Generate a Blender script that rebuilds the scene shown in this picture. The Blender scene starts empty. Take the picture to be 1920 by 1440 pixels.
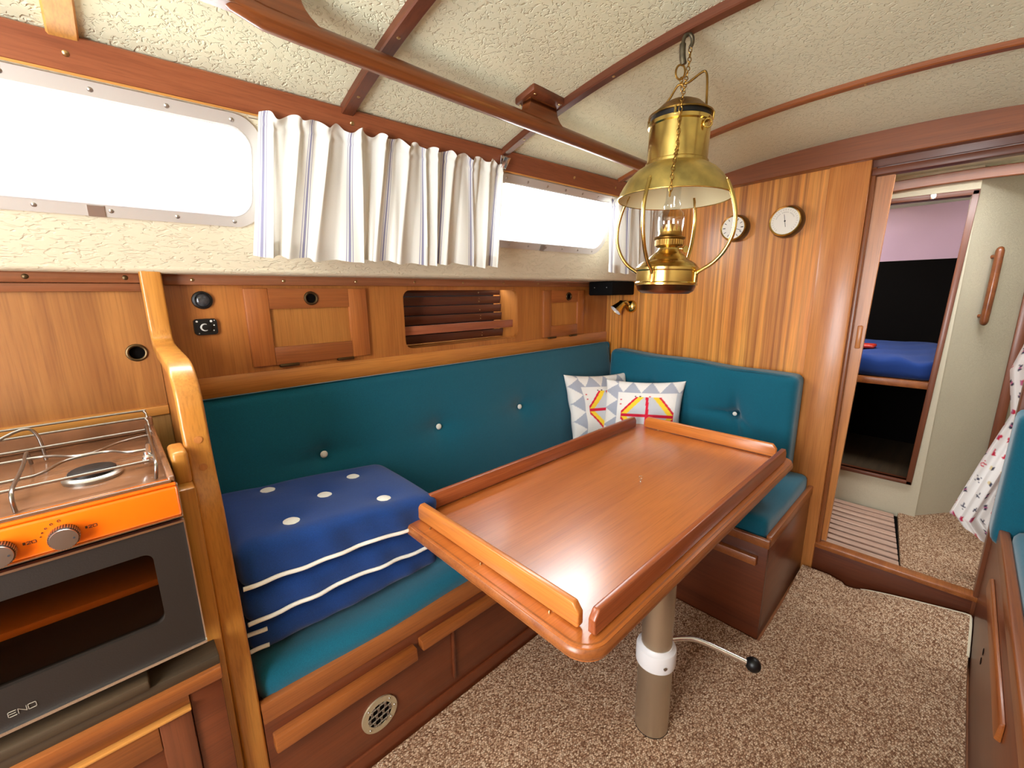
import bpy, bmesh, math, random
from mathutils import Vector, Matrix
from mathutils.geometry import tessellate_polygon
random.seed(7)
sc = bpy.context.scene
COL = sc.collection
R = math.radians

# ------------------------------------------------------------------ camera
# axes: X forward to the bulkhead, Y to port, Z up; cabin sole at z = 0
YAW, PIT, ROL, FPX = 0.815416, -0.208433, -0.012264, 795.6
CAM = Vector((0, 0, 1.3))
cf = Vector((math.cos(PIT) * math.cos(YAW), math.cos(PIT) * math.sin(YAW), math.sin(PIT)))
r0 = Vector((math.sin(YAW), -math.cos(YAW), 0)); u0 = r0.cross(cf)
cr = r0 * math.cos(ROL) + u0 * math.sin(ROL); cu = -r0 * math.sin(ROL) + u0 * math.cos(ROL)
cam = bpy.data.cameras.new('camera'); cam.sensor_width = 36; cam.lens = 36 * FPX / 1920
cam.clip_start = 0.02
camo = bpy.data.objects.new('camera', cam); COL.objects.link(camo)
m3 = Matrix((cr, cu, -cf)).transposed()
camo.matrix_world = Matrix.Translation(CAM) @ m3.to_4x4()
sc.camera = camo
sc.view_settings.view_transform = 'Standard'; sc.view_settings.look = 'None'
sc.view_settings.gamma = 1; sc.view_settings.use_curve_mapping = False
sc.view_settings.exposure = 0.5

# ------------------------------------------------------------------ world: bright overcast sky
w = bpy.data.worlds.new('overcast'); sc.world = w; w.use_nodes = True
bg = w.node_tree.nodes['Background']; bg.inputs[0].default_value = (0.965, 0.985, 1.0, 1); bg.inputs[1].default_value = 15.0
try:
    sc.cycles.max_bounces = 10; sc.cycles.diffuse_bounces = 6; sc.cycles.transparent_max_bounces = 12
    sc.cycles.use_denoising = True; sc.cycles.sample_clamp_indirect = 8.0
except Exception:
    pass

def portal(name, loc, nrm, sx, sy):
    """sampling portal over an opening to the sky (window, added roof opening, companionway)"""
    l = bpy.data.lights.new(name, 'AREA'); l.shape = 'RECTANGLE'; l.size = sx; l.size_y = sy
    o = bpy.data.objects.new(name, l); COL.objects.link(o)
    o.location = loc; o.rotation_euler = Vector(nrm).to_track_quat('-Z', 'Y').to_euler()
    l.cycles.is_portal = True
    return o

# ------------------------------------------------------------------ materials
def lin(c):
    return tuple((v / 255 / 12.92 if v <= 10 else ((v / 255 + 0.055) / 1.055) ** 2.4) for v in c) + (1.0,)

def new_mat(name):
    m = bpy.data.materials.new(name); m.use_nodes = True
    nt = m.node_tree; return m, nt, nt.nodes['Principled BSDF'], nt.nodes, nt.links

def setp(b, **k):
    for a, v in k.items():
        b.inputs[a.replace('_', ' ')].default_value = v

def ramp(nodes, stops, interp='LINEAR'):
    r = nodes.new('ShaderNodeValToRGB'); e = r.color_ramp.elements; r.color_ramp.interpolation = interp
    while len(e) < len(stops): e.new(0.5)
    for i, (p, c) in enumerate(stops):
        e[i].position = p; e[i].color = c
    return r

def wood(name, dark, light, axis='X', across=16, along=1.0, rough=0.36, coat=0.25, ribbon=0.0, bump=0.05, crough=0.18):
    dark, light = [(c[0], min(255, c[1] * 1.07), min(255, c[2] * 1.10)) for c in (dark, light)]
    m, nt, b, N, L = new_mat(name)
    tc = N.new('ShaderNodeTexCoord'); mp = N.new('ShaderNodeMapping')
    oi = N.new('ShaderNodeObjectInfo')
    ad = N.new('ShaderNodeVectorMath'); ad.operation = 'ADD'
    mu = N.new('ShaderNodeVectorMath'); mu.operation = 'SCALE'; mu.inputs[0].default_value = (7, 11, 5)
    L.new(oi.outputs['Random'], mu.inputs['Scale'])
    L.new(tc.outputs['Object'], ad.inputs[0]); L.new(mu.outputs[0], ad.inputs[1])
    mp.inputs['Scale'].default_value = tuple(along if a == axis else across for a in 'XYZ')
    L.new(ad.outputs[0], mp.inputs[0])
    n1 = N.new('ShaderNodeTexNoise'); n1.inputs['Scale'].default_value = 1.3; n1.inputs['Detail'].default_value = 7
    n1.inputs['Roughness'].default_value = 0.62; n1.inputs['Distortion'].default_value = 0.5
    L.new(mp.outputs[0], n1.inputs['Vector'])
    mp2 = N.new('ShaderNodeMapping'); mp2.inputs['Scale'].default_value = tuple(6 if a == axis else 260 for a in 'XYZ')
    L.new(tc.outputs['Object'], mp2.inputs[0])
    n2 = N.new('ShaderNodeTexNoise'); n2.inputs['Scale'].default_value = 1.0; n2.inputs['Detail'].default_value = 3
    L.new(mp2.outputs[0], n2.inputs['Vector'])
    rp = ramp(N, [(0.30, lin(dark)), (0.70, lin(light))]); L.new(n1.outputs[0], rp.inputs[0])
    rp2 = ramp(N, [(0.30, (0.62, 0.58, 0.55, 1)), (0.55, (1, 1, 1, 1))]); L.new(n2.outputs[0], rp2.inputs[0])
    mx = N.new('ShaderNodeMix'); mx.data_type = 'RGBA'; mx.blend_type = 'MULTIPLY'; mx.inputs[0].default_value = 0.55
    L.new(rp.outputs[0], mx.inputs[6]); L.new(rp2.outputs[0], mx.inputs[7])
    out = mx.outputs[2]
    if ribbon:
        mp3 = N.new('ShaderNodeMapping'); mp3.inputs['Scale'].default_value = tuple(0.35 if a == axis else 58 for a in 'XYZ')
        L.new(ad.outputs[0], mp3.inputs[0])
        n3 = N.new('ShaderNodeTexNoise'); n3.inputs['Scale'].default_value = 1.0; n3.inputs['Detail'].default_value = 2
        n3.inputs['Distortion'].default_value = 0.3
        L.new(mp3.outputs[0], n3.inputs['Vector'])
        rp3 = ramp(N, [(0.36, (0.55, 0.42, 0.32, 1)), (0.52, (1, 1, 1, 1)), (0.66, (1.25, 1.2, 1.05, 1))]); L.new(n3.outputs[0], rp3.inputs[0])
        m2 = N.new('ShaderNodeMix'); m2.data_type = 'RGBA'; m2.blend_type = 'MULTIPLY'; m2.inputs[0].default_value = ribbon
        L.new(out, m2.inputs[6]); L.new(rp3.outputs[0], m2.inputs[7]); out = m2.outputs[2]
    # slight tone differences from one board to the next
    hs = N.new('ShaderNodeHueSaturation'); mr = N.new('ShaderNodeMapRange')
    mr.inputs['To Min'].default_value = 0.90; mr.inputs['To Max'].default_value = 1.10
    L.new(oi.outputs['Random'], mr.inputs[0]); L.new(mr.outputs[0], hs.inputs['Value']); L.new(out, hs.inputs['Color'])
    L.new(hs.outputs[0], b.inputs['Base Color'])
    bp = N.new('ShaderNodeBump'); bp.inputs['Strength'].default_value = bump; bp.inputs['Distance'].default_value = 0.002
    L.new(n2.outputs[0], bp.inputs['Height']); L.new(bp.outputs[0], b.inputs['Normal'])
    setp(b, Roughness=rough); b.inputs['Coat Weight'].default_value = coat; b.inputs['Coat Roughness'].default_value = crough
    return m

def plain(name, col, rough=0.5, metal=0.0, bump=0.0, bscale=200, coat=0.0, spec=0.5, var=0.0, vscale=6):
    m, nt, b, N, L = new_mat(name)
    b.inputs['Base Color'].default_value = lin(col); setp(b, Roughness=rough, Metallic=metal)
    b.inputs['Coat Weight'].default_value = coat; b.inputs['Specular IOR Level'].default_value = spec
    tc = N.new('ShaderNodeTexCoord')
    if var:
        n = N.new('ShaderNodeTexNoise'); n.inputs['Scale'].default_value = vscale; n.inputs['Detail'].default_value = 4
        L.new(tc.outputs['Object'], n.inputs['Vector'])
        lo = tuple(max(0, v * (1 - var)) for v in col); hi = tuple(min(255, v * (1 + var)) for v in col)
        rp = ramp(N, [(0.3, lin(lo)), (0.7, lin(hi))]); L.new(n.outputs[0], rp.inputs[0]); L.new(rp.outputs[0], b.inputs['Base Color'])
    if bump:
        n = N.new('ShaderNodeTexNoise'); n.inputs['Scale'].default_value = bscale; n.inputs['Detail'].default_value = 4
        L.new(tc.outputs['Object'], n.inputs['Vector'])
        bp = N.new('ShaderNodeBump'); bp.inputs['Strength'].default_value = bump; bp.inputs['Distance'].default_value = 0.004
        L.new(n.outputs[0], bp.inputs['Height']); L.new(bp.outputs[0], b.inputs['Normal'])
    return m

def fabric(name, col, scale=900, var=0.12, sheen=0.3):
    m, nt, b, N, L = new_mat(name)
    tc = N.new('ShaderNodeTexCoord')
    n = N.new('ShaderNodeTexNoise'); n.inputs['Scale'].default_value = scale; n.inputs['Detail'].default_value = 2
    L.new(tc.outputs['Object'], n.inputs['Vector'])
    lo = tuple(v * (1 - var) for v in col); hi = tuple(min(255, v * (1 + var)) for v in col)
    rp = ramp(N, [(0.35, lin(lo)), (0.65, lin(hi))]); L.new(n.outputs[0], rp.inputs[0]); L.new(rp.outputs[0], b.inputs['Base Color'])
    n2 = N.new('ShaderNodeTexNoise'); n2.inputs['Scale'].default_value = 14; n2.inputs['Detail'].default_value = 3
    L.new(tc.outputs['Object'], n2.inputs['Vector'])
    ad = N.new('ShaderNodeMath'); ad.operation = 'MULTIPLY_ADD'; ad.inputs[1].default_value = 0.15
    L.new(n.outputs[0], ad.inputs[0]); L.new(n2.outputs[0], ad.inputs[2])
    bp = N.new('ShaderNodeBump'); bp.inputs['Strength'].default_value = 0.35; bp.inputs['Distance'].default_value = 0.004
    L.new(ad.outputs[0], bp.inputs['Height']); L.new(bp.outputs[0], b.inputs['Normal'])
    setp(b, Roughness=0.9); b.inputs['Sheen Weight'].default_value = sheen; b.inputs['Specular IOR Level'].default_value = 0.15
    return m

def vinyl(name, col, strength=0.5, scale=95, stretch=(1, 1, 1), rough=0.6):
    """cream headliner with short embossed squiggles"""
    m, nt, b, N, L = new_mat(name)
    tc = N.new('ShaderNodeTexCoord'); mp = N.new('ShaderNodeMapping'); mp.inputs['Scale'].default_value = stretch
    L.new(tc.outputs['Object'], mp.inputs[0])
    n = N.new('ShaderNodeTexNoise'); n.inputs['Scale'].default_value = scale; n.inputs['Detail'].default_value = 1.5
    n.inputs['Distortion'].default_value = 1.2
    L.new(mp.outputs[0], n.inputs['Vector'])
    rp = ramp(N, [(0.34, (0, 0, 0, 1)), (0.46, (1, 1, 1, 1))]); L.new(n.outputs[0], rp.inputs[0])
    bp = N.new('ShaderNodeBump'); bp.inputs['Strength'].default_value = strength; bp.inputs['Distance'].default_value = 0.0035
    L.new(rp.outputs[0], bp.inputs['Height']); L.new(bp.outputs[0], b.inputs['Normal'])
    n2 = N.new('ShaderNodeTexNoise'); n2.inputs['Scale'].default_value = 2.5
    L.new(tc.outputs['Object'], n2.inputs['Vector'])
    lo = tuple(v * 0.96 for v in col)
    r2 = ramp(N, [(0.3, lin(lo)), (0.7, lin(col))]); L.new(n2.outputs[0], r2.inputs[0]); L.new(r2.outputs[0], b.inputs['Base Color'])
    setp(b, Roughness=rough); b.inputs['Specular IOR Level'].default_value = 0.3
    return m

def carpet(name):
    m, nt, b, N, L = new_mat(name)
    tc = N.new('ShaderNodeTexCoord')
    mp = N.new('ShaderNodeMapping'); mp.inputs['Rotation'].default_value = (0, 0, R(30)); mp.inputs['Scale'].default_value = (150, 235, 150)
    L.new(tc.outputs['Object'], mp.inputs[0])
    v = N.new('ShaderNodeTexVoronoi'); v.inputs['Scale'].default_value = 1.0; v.inputs['Randomness'].default_value = 0.62
    L.new(mp.outputs[0], v.inputs['Vector'])
    rp = ramp(N, [(0.0, lin((128, 88, 64))), (0.3, lin((190, 152, 122))), (0.6, lin((222, 192, 160))), (1.0, lin((244, 224, 196)))])
    L.new(v.outputs['Color'], rp.inputs[0])
    n = N.new('ShaderNodeTexNoise'); n.inputs['Scale'].default_value = 5
    L.new(tc.outputs['Object'], n.inputs['Vector'])
    r2 = ramp(N, [(0.3, (0.92, 0.91, 0.9, 1)), (0.7, (1, 1, 1, 1))]); L.new(n.outputs[0], r2.inputs[0])
    r3 = ramp(N, [(0.30, (1, 1, 1, 1)), (0.72, (0.34, 0.26, 0.22, 1))]); L.new(v.outputs['Distance'], r3.inputs[0])
    a = N.new('ShaderNodeMix'); a.data_type = 'RGBA'; a.blend_type = 'MULTIPLY'; a.inputs[0].default_value = 1
    L.new(rp.outputs[0], a.inputs[6]); L.new(r3.outputs[0], a.inputs[7])
    c = N.new('ShaderNodeMix'); c.data_type = 'RGBA'; c.blend_type = 'MULTIPLY'; c.inputs[0].default_value = 1
    L.new(a.outputs[2], c.inputs[6]); L.new(r2.outputs[0], c.inputs[7]); L.new(c.outputs[2], b.inputs['Base Color'])
    inv = N.new('ShaderNodeMath'); inv.operation = 'SUBTRACT'; inv.inputs[0].default_value = 1; L.new(v.outputs['Distance'], inv.inputs[1])
    bp = N.new('ShaderNodeBump'); bp.inputs['Strength'].default_value = 0.9; bp.inputs['Distance'].default_value = 0.004
    L.new(inv.outputs[0], bp.inputs['Height']); L.new(bp.outputs[0], b.inputs['Normal'])
    setp(b, Roughness=0.95); b.inputs['Specular IOR Level'].default_value = 0.1
    return m

def glass(name, tint=(1, 1, 1, 1), refl=0.12, rough=0.02):
    m, nt, b, N, L = new_mat(name)
    N.remove(b); out = N['Material Output']
    t = N.new('ShaderNodeBsdfTransparent'); t.inputs[0].default_value = tint
    g = N.new('ShaderNodeBsdfGlossy'); g.inputs['Roughness'].default_value = rough
    fr = N.new('ShaderNodeFresnel'); fr.inputs[0].default_value = 1.45
    mx = N.new('ShaderNodeMixShader')
    ge = N.new('ShaderNodeNewGeometry'); sb_ = N.new('ShaderNodeMath'); sb_.operation = 'SUBTRACT'; sb_.inputs[0].default_value = 1
    mu = N.new('ShaderNodeMath'); mu.operation = 'MULTIPLY'
    L.new(ge.outputs['Backfacing'], sb_.inputs[1]); L.new(sb_.outputs[0], mu.inputs[0]); L.new(fr.outputs[0], mu.inputs[1])
    ad_ = N.new('ShaderNodeMath'); ad_.operation = 'ADD'; ad_.inputs[1].default_value = refl; L.new(mu.outputs[0], ad_.inputs[0])
    L.new(ad_.outputs[0], mx.inputs[0]); L.new(t.outputs[0], mx.inputs[1]); L.new(g.outputs[0], mx.inputs[2]); L.new(mx.outputs[0], out.inputs[0])
    return m

def cloth(name, transl=0.2, attr=None, base=(238, 234, 224), stripes=None):
    """thin curtain cloth; colour from woven stripes (along u) or a printed colour attribute"""
    m, nt, b, N, L = new_mat(name)
    N.remove(b); out = N['Material Output']
    d = N.new('ShaderNodeBsdfDiffuse'); t = N.new('ShaderNodeBsdfTranslucent'); mx = N.new('ShaderNodeMixShader'); mx.inputs[0].default_value = transl
    d.inputs[0].default_value = lin(base); t.inputs[0].default_value = lin(base)
    if stripes:
        uv = N.new('ShaderNodeUVMap'); uv.uv_map = 'UVMap'
        sp = N.new('ShaderNodeSeparateXYZ'); L.new(uv.outputs[0], sp.inputs[0])
        fr = N.new('ShaderNodeMath'); fr.operation = 'FRACT'; L.new(sp.outputs[0], fr.inputs[0])
        rp = ramp(N, stripes, 'CONSTANT'); L.new(fr.outputs[0], rp.inputs[0])
        L.new(rp.outputs[0], d.inputs[0]); L.new(rp.outputs[0], t.inputs[0])
    if attr:
        a = N.new('ShaderNodeAttribute'); a.attribute_name = attr
        L.new(a.outputs['Color'], d.inputs[0]); L.new(a.outputs['Color'], t.inputs[0])
    tc = N.new('ShaderNodeTexCoord'); n = N.new('ShaderNodeTexNoise'); n.inputs['Scale'].default_value = 700
    L.new(tc.outputs['Object'], n.inputs['Vector'])
    bp = N.new('ShaderNodeBump'); bp.inputs['Strength'].default_value = 0.15; bp.inputs['Distance'].default_value = 0.002
    L.new(n.outputs[0], bp.inputs['Height']); L.new(bp.outputs[0], d.inputs['Normal'])
    L.new(d.outputs[0], mx.inputs[1]); L.new(t.outputs[0], mx.inputs[2]); L.new(mx.outputs[0], out.inputs[0])
    return m

M = {}
M['fascia'] = wood('locker_mahogany', (164, 90, 38), (194, 118, 54), 'Z', 9, 1.2)
M['fascia_h'] = wood('locker_mahogany_rail', (172, 96, 40), (200, 124, 56), 'X', 14, 1.0)
M['door_s'] = wood('locker_door_stile', (150, 78, 34), (178, 100, 46), 'Z', 14, 1.0)
M['door_h'] = wood('locker_door_rail', (140, 70, 32), (168, 92, 44), 'X', 16, 1.0)
M['panel'] = wood('locker_door_panel', (166, 96, 42), (192, 122, 58), 'Z', 10, 1.0)
M['veneer'] = wood('bulkhead_veneer', (190, 108, 42), (220, 146, 66), 'Z', 8, 0.7, ribbon=0.9)
M['casing'] = wood('casing_mahogany', (176, 98, 44), (212, 134, 70), 'Z', 11, 0.8)
M['galley'] = wood('galley_veneer', (128, 72, 30), (168, 106, 50), 'Z', 12, 0.9, rough=0.42, coat=0.15)
M['honey'] = wood('honey_ash', (164, 96, 34), (200, 130, 56), 'Z', 18, 1.2, rough=0.32)
M['honey_x'] = wood('honey_strip', (184, 112, 48), (216, 146, 74), 'X', 20, 1.2, rough=0.34)
M['lit_honey_y'] = wood('lit_batten_wood', (196, 126, 56), (226, 160, 84), 'Y', 20, 1.2, rough=0.34)  # window light on the aft batten put into a paler wood
M['carlin'] = wood('carlin_mahogany', (124, 62, 36), (150, 82, 50), 'X', 15, 0.8)
M['rail'] = wood('handrail_mahogany', (98, 46, 19), (134, 70, 32), 'X', 16, 0.8, rough=0.3, coat=0.4)
M['dark_y'] = wood('beam_mahogany', (82, 38, 20), (114, 56, 30), 'Y', 16, 0.8, rough=0.45, coat=0.08)
M['mid_y'] = wood('arch_mahogany', (118, 56, 22), (150, 78, 34), 'Y', 14, 0.7, rough=0.4)
M['mid_z'] = wood('bead_mahogany', (126, 64, 30), (158, 88, 44), 'Z', 14, 0.8, rough=0.4)
M['dark_z'] = wood('jamb_mahogany', (92, 44, 24), (122, 62, 34), 'Z', 14, 0.8, rough=0.4)
M['trim_x'] = wood('ledge_mahogany', (124, 68, 40), (156, 92, 58), 'X', 18, 1.0)
M['red_x'] = wood('settee_front_mahogany', (92, 40, 20), (118, 56, 28), 'X', 12, 0.7, rough=0.33)
M['red_y'] = wood('bench_front_mahogany', (84, 36, 18), (108, 50, 26), 'Y', 12, 0.7, rough=0.38)
M['pullw'] = wood('pull_rail_mahogany', (126, 62, 24), (156, 84, 36), 'X', 18, 0.9)
M['cap_x'] = wood('settee_cap', (128, 64, 27), (162, 90, 42), 'X', 18, 0.9)
M['table'] = wood('table_mahogany', (168, 84, 30), (196, 108, 46), 'X', 7, 0.55, rough=0.34, coat=1.0, bump=0.03, crough=0.25)
M['table'].node_tree.nodes['Principled BSDF'].inputs['Coat IOR'].default_value = 1.85
M['fiddle_x'] = wood('table_fiddle_side', (128, 58, 28), (160, 80, 42), 'X', 16, 0.8, rough=0.3)
M['fiddle_y'] = wood('table_fiddle_end_lit', (188, 98, 38), (216, 126, 56), 'Y', 16, 0.8, rough=0.3)  # light on the end fiddles put into a brighter wood tone
M['slat'] = wood('hull_slat', (84, 40, 26), (112, 58, 38), 'X', 16, 0.8)
M['batten'] = wood('shelf_batten', (140, 70, 44), (168, 92, 60), 'X', 16, 0.8)
M['teak'] = wood('grating_teak', (168, 124, 104), (200, 158, 136), 'Y', 22, 1.2, rough=0.7, coat=0)
M['sole'] = wood('cabin_sole', (120, 66, 36), (150, 88, 52), 'X', 12, 0.7)
M['ceil'] = vinyl('headliner_vinyl', (228, 229, 200), 0.6, 85)
M['wallv'] = vinyl('cabin_side_vinyl', (222, 212, 184), 0.5, 75, (0.6, 1.3, 1.6))
M['linen'] = vinyl('passage_lining', (200, 192, 168), 0.5, 260, (1, 1, 2.2), 0.8)
M['lilac'] = vinyl('forepeak_lilac_light', (222, 186, 206), 0.2, 220, (1, 1, 2.5), 0.8)  # lilac cast of the light put into the lining colour
M['teal'] = fabric('teal_upholstery', (13, 89, 110))
M['navy'] = fabric('navy_canvas', (24, 58, 118), sheen=0.15)
M['berth'] = fabric('berth_cover', (24, 50, 108), sheen=0.1)
M['white_cloth'] = fabric('white_button_cloth', (226, 224, 214), var=0.04)
M['piping'] = fabric('white_piping', (236, 232, 220), var=0.03)
M['brass'] = plain('polished_brass', (216, 188, 112), 0.2, 1.0, var=0.14, vscale=14)
M['brass_shade'] = plain('tarnished_brass', (196, 176, 104), 0.36, 0.9, var=0.16, vscale=18)
M['brass_dull'] = plain('aged_brass', (150, 116, 58), 0.38, 1.0, var=0.25, vscale=30)
M['copper'] = plain('dark_copper', (120, 78, 52), 0.3, 1.0, var=0.2, vscale=20)
M['shade_in'] = plain('shade_white_lining', (222, 212, 172), 0.5)
M['iron'] = plain('oxidised_iron', (92, 84, 66), 0.5, 0.8, var=0.2, vscale=60)
M['black'] = plain('black_plastic', (12, 12, 13), 0.4, spec=0.4)
M['matt_black'] = plain('matt_black_cloth', (8, 8, 9), 0.8, spec=0.15, bump=0.2, bscale=600)
M['void'] = plain('interior_shade', (7, 4, 3), 0.9, spec=0.1)  # near-black puts the shade inside lockers, holes and bilge into the colour
M['chrome'] = plain('chrome', (220, 220, 218), 0.24, 1.0)
M['steel'] = plain('brushed_steel', (176, 172, 164), 0.34, 1.0)
M['wire'] = plain('pot_rail_wire', (150, 144, 136), 0.3, 1.0)
M['alu'] = plain('anodised_aluminium', (196, 186, 166), 0.33, 0.9, var=0.05, vscale=3)
M['nylon'] = plain('white_nylon', (224, 224, 224), 0.42)
M['frame'] = plain('window_frame_aluminium', (200, 195, 188), 0.42, 0.3)
M['orange'] = plain('orange_enamel', (246, 112, 12), 0.28, coat=0.4)
M['brown'] = plain('brown_enamel', (120, 82, 56), 0.26, coat=0.4, var=0.12, vscale=16)
M['oven'] = plain('brown_oven_door', (36, 29, 24), 0.5, bump=0.08, bscale=500, spec=0.35)
M['cavity'] = plain('oven_cavity', (28, 30, 28), 0.5)
M['mark'] = plain('panel_print', (70, 34, 14), 0.5)
M['logo'] = plain('silver_logo', (176, 168, 154), 0.4, 0.6)
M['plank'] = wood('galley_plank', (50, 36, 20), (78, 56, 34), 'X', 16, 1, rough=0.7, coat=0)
M['stain'] = wood('stained_board', (136, 92, 44), (176, 124, 66), 'Z', 10, 0.9, rough=0.6, coat=0)
M['dial'] = plain('white_dial', (234, 232, 222), 0.5)
M['ink'] = plain('dial_ink', (40, 40, 44), 0.6)
M['casebrown'] = plain('instrument_case', (44, 30, 18), 0.28, coat=0.4)
M['screw'] = plain('screw_brass', (196, 168, 120), 0.3, 1.0)
M['screw_s'] = plain('screw_steel', (190, 186, 180), 0.3, 0.9)
M['hinge'] = plain('bronze_hinge', (92, 74, 50), 0.4, 0.9)
M['pane'] = glass('window_glass', refl=0.0)
M['chimney'] = glass('lamp_glass', (0.93, 0.95, 0.97, 1), 0.10)
M['ovenglass'] = glass('oven_glass', (0.55, 0.53, 0.50, 1), 0.0)
M['lens'] = plain('gauge_lens', (58, 58, 60), 0.12, 0.4, var=0.7, vscale=70)
M['whitemark'] = plain('white_print', (214, 214, 210), 0.5)
M['binding'] = fabric('carpet_binding', (206, 196, 170), var=0.06)
M['carpet'] = carpet('boucle_carpet')
wh = lin((234, 235, 228)); bl = lin((172, 172, 190)); bg2 = lin((150, 150, 176))
M['curtain'] = cloth('striped_curtain_cloth', 0.13, stripes=[(0, wh), (0.055, bl), (0.075, wh), (0.10, bg2), (0.145, wh), (0.17, bl), (0.19, wh)])
M['flagcloth'] = cloth('flag_print_cloth', 0.12, attr='Col')

def attr_cloth(name):
    m, nt, b, N, L = new_mat(name)
    a = N.new('ShaderNodeAttribute'); a.attribute_name = 'Col'; L.new(a.outputs['Color'], b.inputs['Base Color'])
    setp(b, Roughness=0.9); b.inputs['Specular IOR Level'].default_value = 0.15
    tc = N.new('ShaderNodeTexCoord'); n = N.new('ShaderNodeTexNoise'); n.inputs['Scale'].default_value = 30
    L.new(tc.outputs['Object'], n.inputs['Vector'])
    bp = N.new('ShaderNodeBump'); bp.inputs['Strength'].default_value = 0.4; bp.inputs['Distance'].default_value = 0.006
    L.new(n.outputs[0], bp.inputs['Height']); L.new(bp.outputs[0], b.inputs['Normal'])
    return m
M['patch'] = attr_cloth('patchwork_cotton')

# ------------------------------------------------------------------ mesh helpers
WL = {}   # world (or local-frame) location of each object

def mk(name, verts, faces, mat, parent=None, smooth=False, bevel=0.0, seg=2, local=False, uv=None, col=None, ang=40):
    vs = [Vector(v) for v in verts]
    lo = Vector([min(v[i] for v in vs) for i in range(3)]); hi = Vector([max(v[i] for v in vs) for i in range(3)])
    c = (lo + hi) / 2
    me = bpy.data.meshes.new(name)
    me.from_pydata([v - c for v in vs], [], faces)
    me.validate()
    if uv is not None:
        l = me.uv_layers.new(name='UVMap')
        for lp in me.loops: l.data[lp.index].uv = uv[lp.vertex_index]
    if col is not None:
        a = me.attributes.new('Col', 'FLOAT_COLOR', 'POINT')
        for i, cc in enumerate(col): a.data[i].color = cc
    bm = bmesh.new(); bm.from_mesh(me)
    bmesh.ops.recalc_face_normals(bm, faces=bm.faces)
    if bevel:
        es = [e for e in bm.edges if len(e.link_faces) == 2 and e.calc_face_angle(0) > R(30)]
        bmesh.ops.bevel(bm, geom=es, offset=bevel, segments=seg, profile=0.5, affect='EDGES', clamp_overlap=True)
    if smooth:
        for f in bm.faces: f.smooth = True
        for e in bm.edges:
            if len(e.link_faces) == 2 and e.calc_face_angle(0) > R(ang): e.smooth = False
    bm.to_mesh(me); bm.free()
    me.materials.append(M[mat] if isinstance(mat, str) else mat)
    o = bpy.data.objects.new(name, me); COL.objects.link(o)
    if parent is not None:
        o.parent = parent; o.location = c - WL[parent]
    else:
        o.location = c
    WL[o] = c
    return o

def thing(name, label, cat, loc, group=None, rot=None, kind=None):
    o = bpy.data.objects.new(name, None); COL.objects.link(o); o.empty_display_size = 0.05
    o.location = loc; WL[o] = Vector(loc)
    if rot is not None:
        o.rotation_euler = rot; WL[o] = Vector((0, 0, 0))
    return tag(o, label, cat, group, kind)

def tag(o, label, cat=None, group=None, kind=None):
    o['label'] = label
    if cat: o['category'] = cat
    if group: o['group'] = group
    if kind: o['kind'] = kind
    return o

def struct(o, label, cat):
    return tag(o, label, cat, kind='structure')

def boxv(x0, x1, y0, y1, z0, z1):
    v = [(x, y, z) for x in (x0, x1) for y in (y0, y1) for z in (z0, z1)]
    f = [(0, 1, 3, 2), (4, 6, 7, 5), (0, 4, 5, 1), (2, 3, 7, 6), (0, 2, 6, 4), (1, 5, 7, 3)]
    return v, f

def box(name, x, y, z, mat, parent=None, bevel=0.002, seg=2, smooth=True):
    v, f = boxv(*x, *y, *z)
    return mk(name, v, f, mat, parent, smooth, bevel, seg)

def hexa(name, p, mat, parent=None, bevel=0.002):
    """box from 8 corners ordered like boxv"""
    return mk(name, p, boxv(0, 1, 0, 1, 0, 1)[1], mat, parent, True, bevel)

def joinv(parts):
    V, F = [], []
    for v, f in parts:
        n = len(V); V += list(v); F += [tuple(i + n for i in q) for q in f]
    return V, F

def tubev(path, r, n=8, closed=False, cap=True):
    P = [Vector(p) for p in path]; k = len(P)
    rr = r if isinstance(r, (list, tuple)) else [r] * k
    V, F = [], []
    t0 = ((P[1] - P[-1]) if closed else (P[1] - P[0])).normalized()
    up = Vector((0, 0, 1)) if abs(t0.z) < 0.9 else Vector((1, 0, 0))
    nrm = (up - t0 * up.dot(t0)).normalized()
    for i in range(k):
        if closed: t = (P[(i + 1) % k] - P[i - 1]).normalized()
        else: t = (P[min(i + 1, k - 1)] - P[max(i - 1, 0)]).normalized()
        nrm = (nrm - t * nrm.dot(t)).normalized(); b = t.cross(nrm)
        for j in range(n):
            a = 2 * math.pi * j / n
            V.append(P[i] + (nrm * math.cos(a) + b * math.sin(a)) * rr[i])
    for i in range(k if closed else k - 1):
        for j in range(n):
            i2 = (i + 1) % k
            F.append((i * n + j, i * n + (j + 1) % n, i2 * n + (j + 1) % n, i2 * n + j))
    if cap and not closed:
        F.append(tuple(range(n))[::-1]); F.append(tuple((k - 1) * n + j for j in range(n)))
    return V, F

def tube(name, path, r, mat, parent=None, n=8, closed=False):
    v, f = tubev(path, r, n, closed); return mk(name, v, f, mat, parent, True, ang=60)

def smoothpath(pts, sub=6):
    P = [Vector(p) for p in pts]; out = []
    for i in range(len(P) - 1):
        p0 = P[max(i - 1, 0)]; p1 = P[i]; p2 = P[i + 1]; p3 = P[min(i + 2, len(P) - 1)]
        for j in range(sub):
            t = j / sub
            out.append(0.5 * ((2 * p1) + (p2 - p0) * t + (2 * p0 - 5 * p1 + 4 * p2 - p3) * t * t + (3 * p1 - p0 - 3 * p2 + p3) * t ** 3))
    out.append(P[-1]); return out

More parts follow.
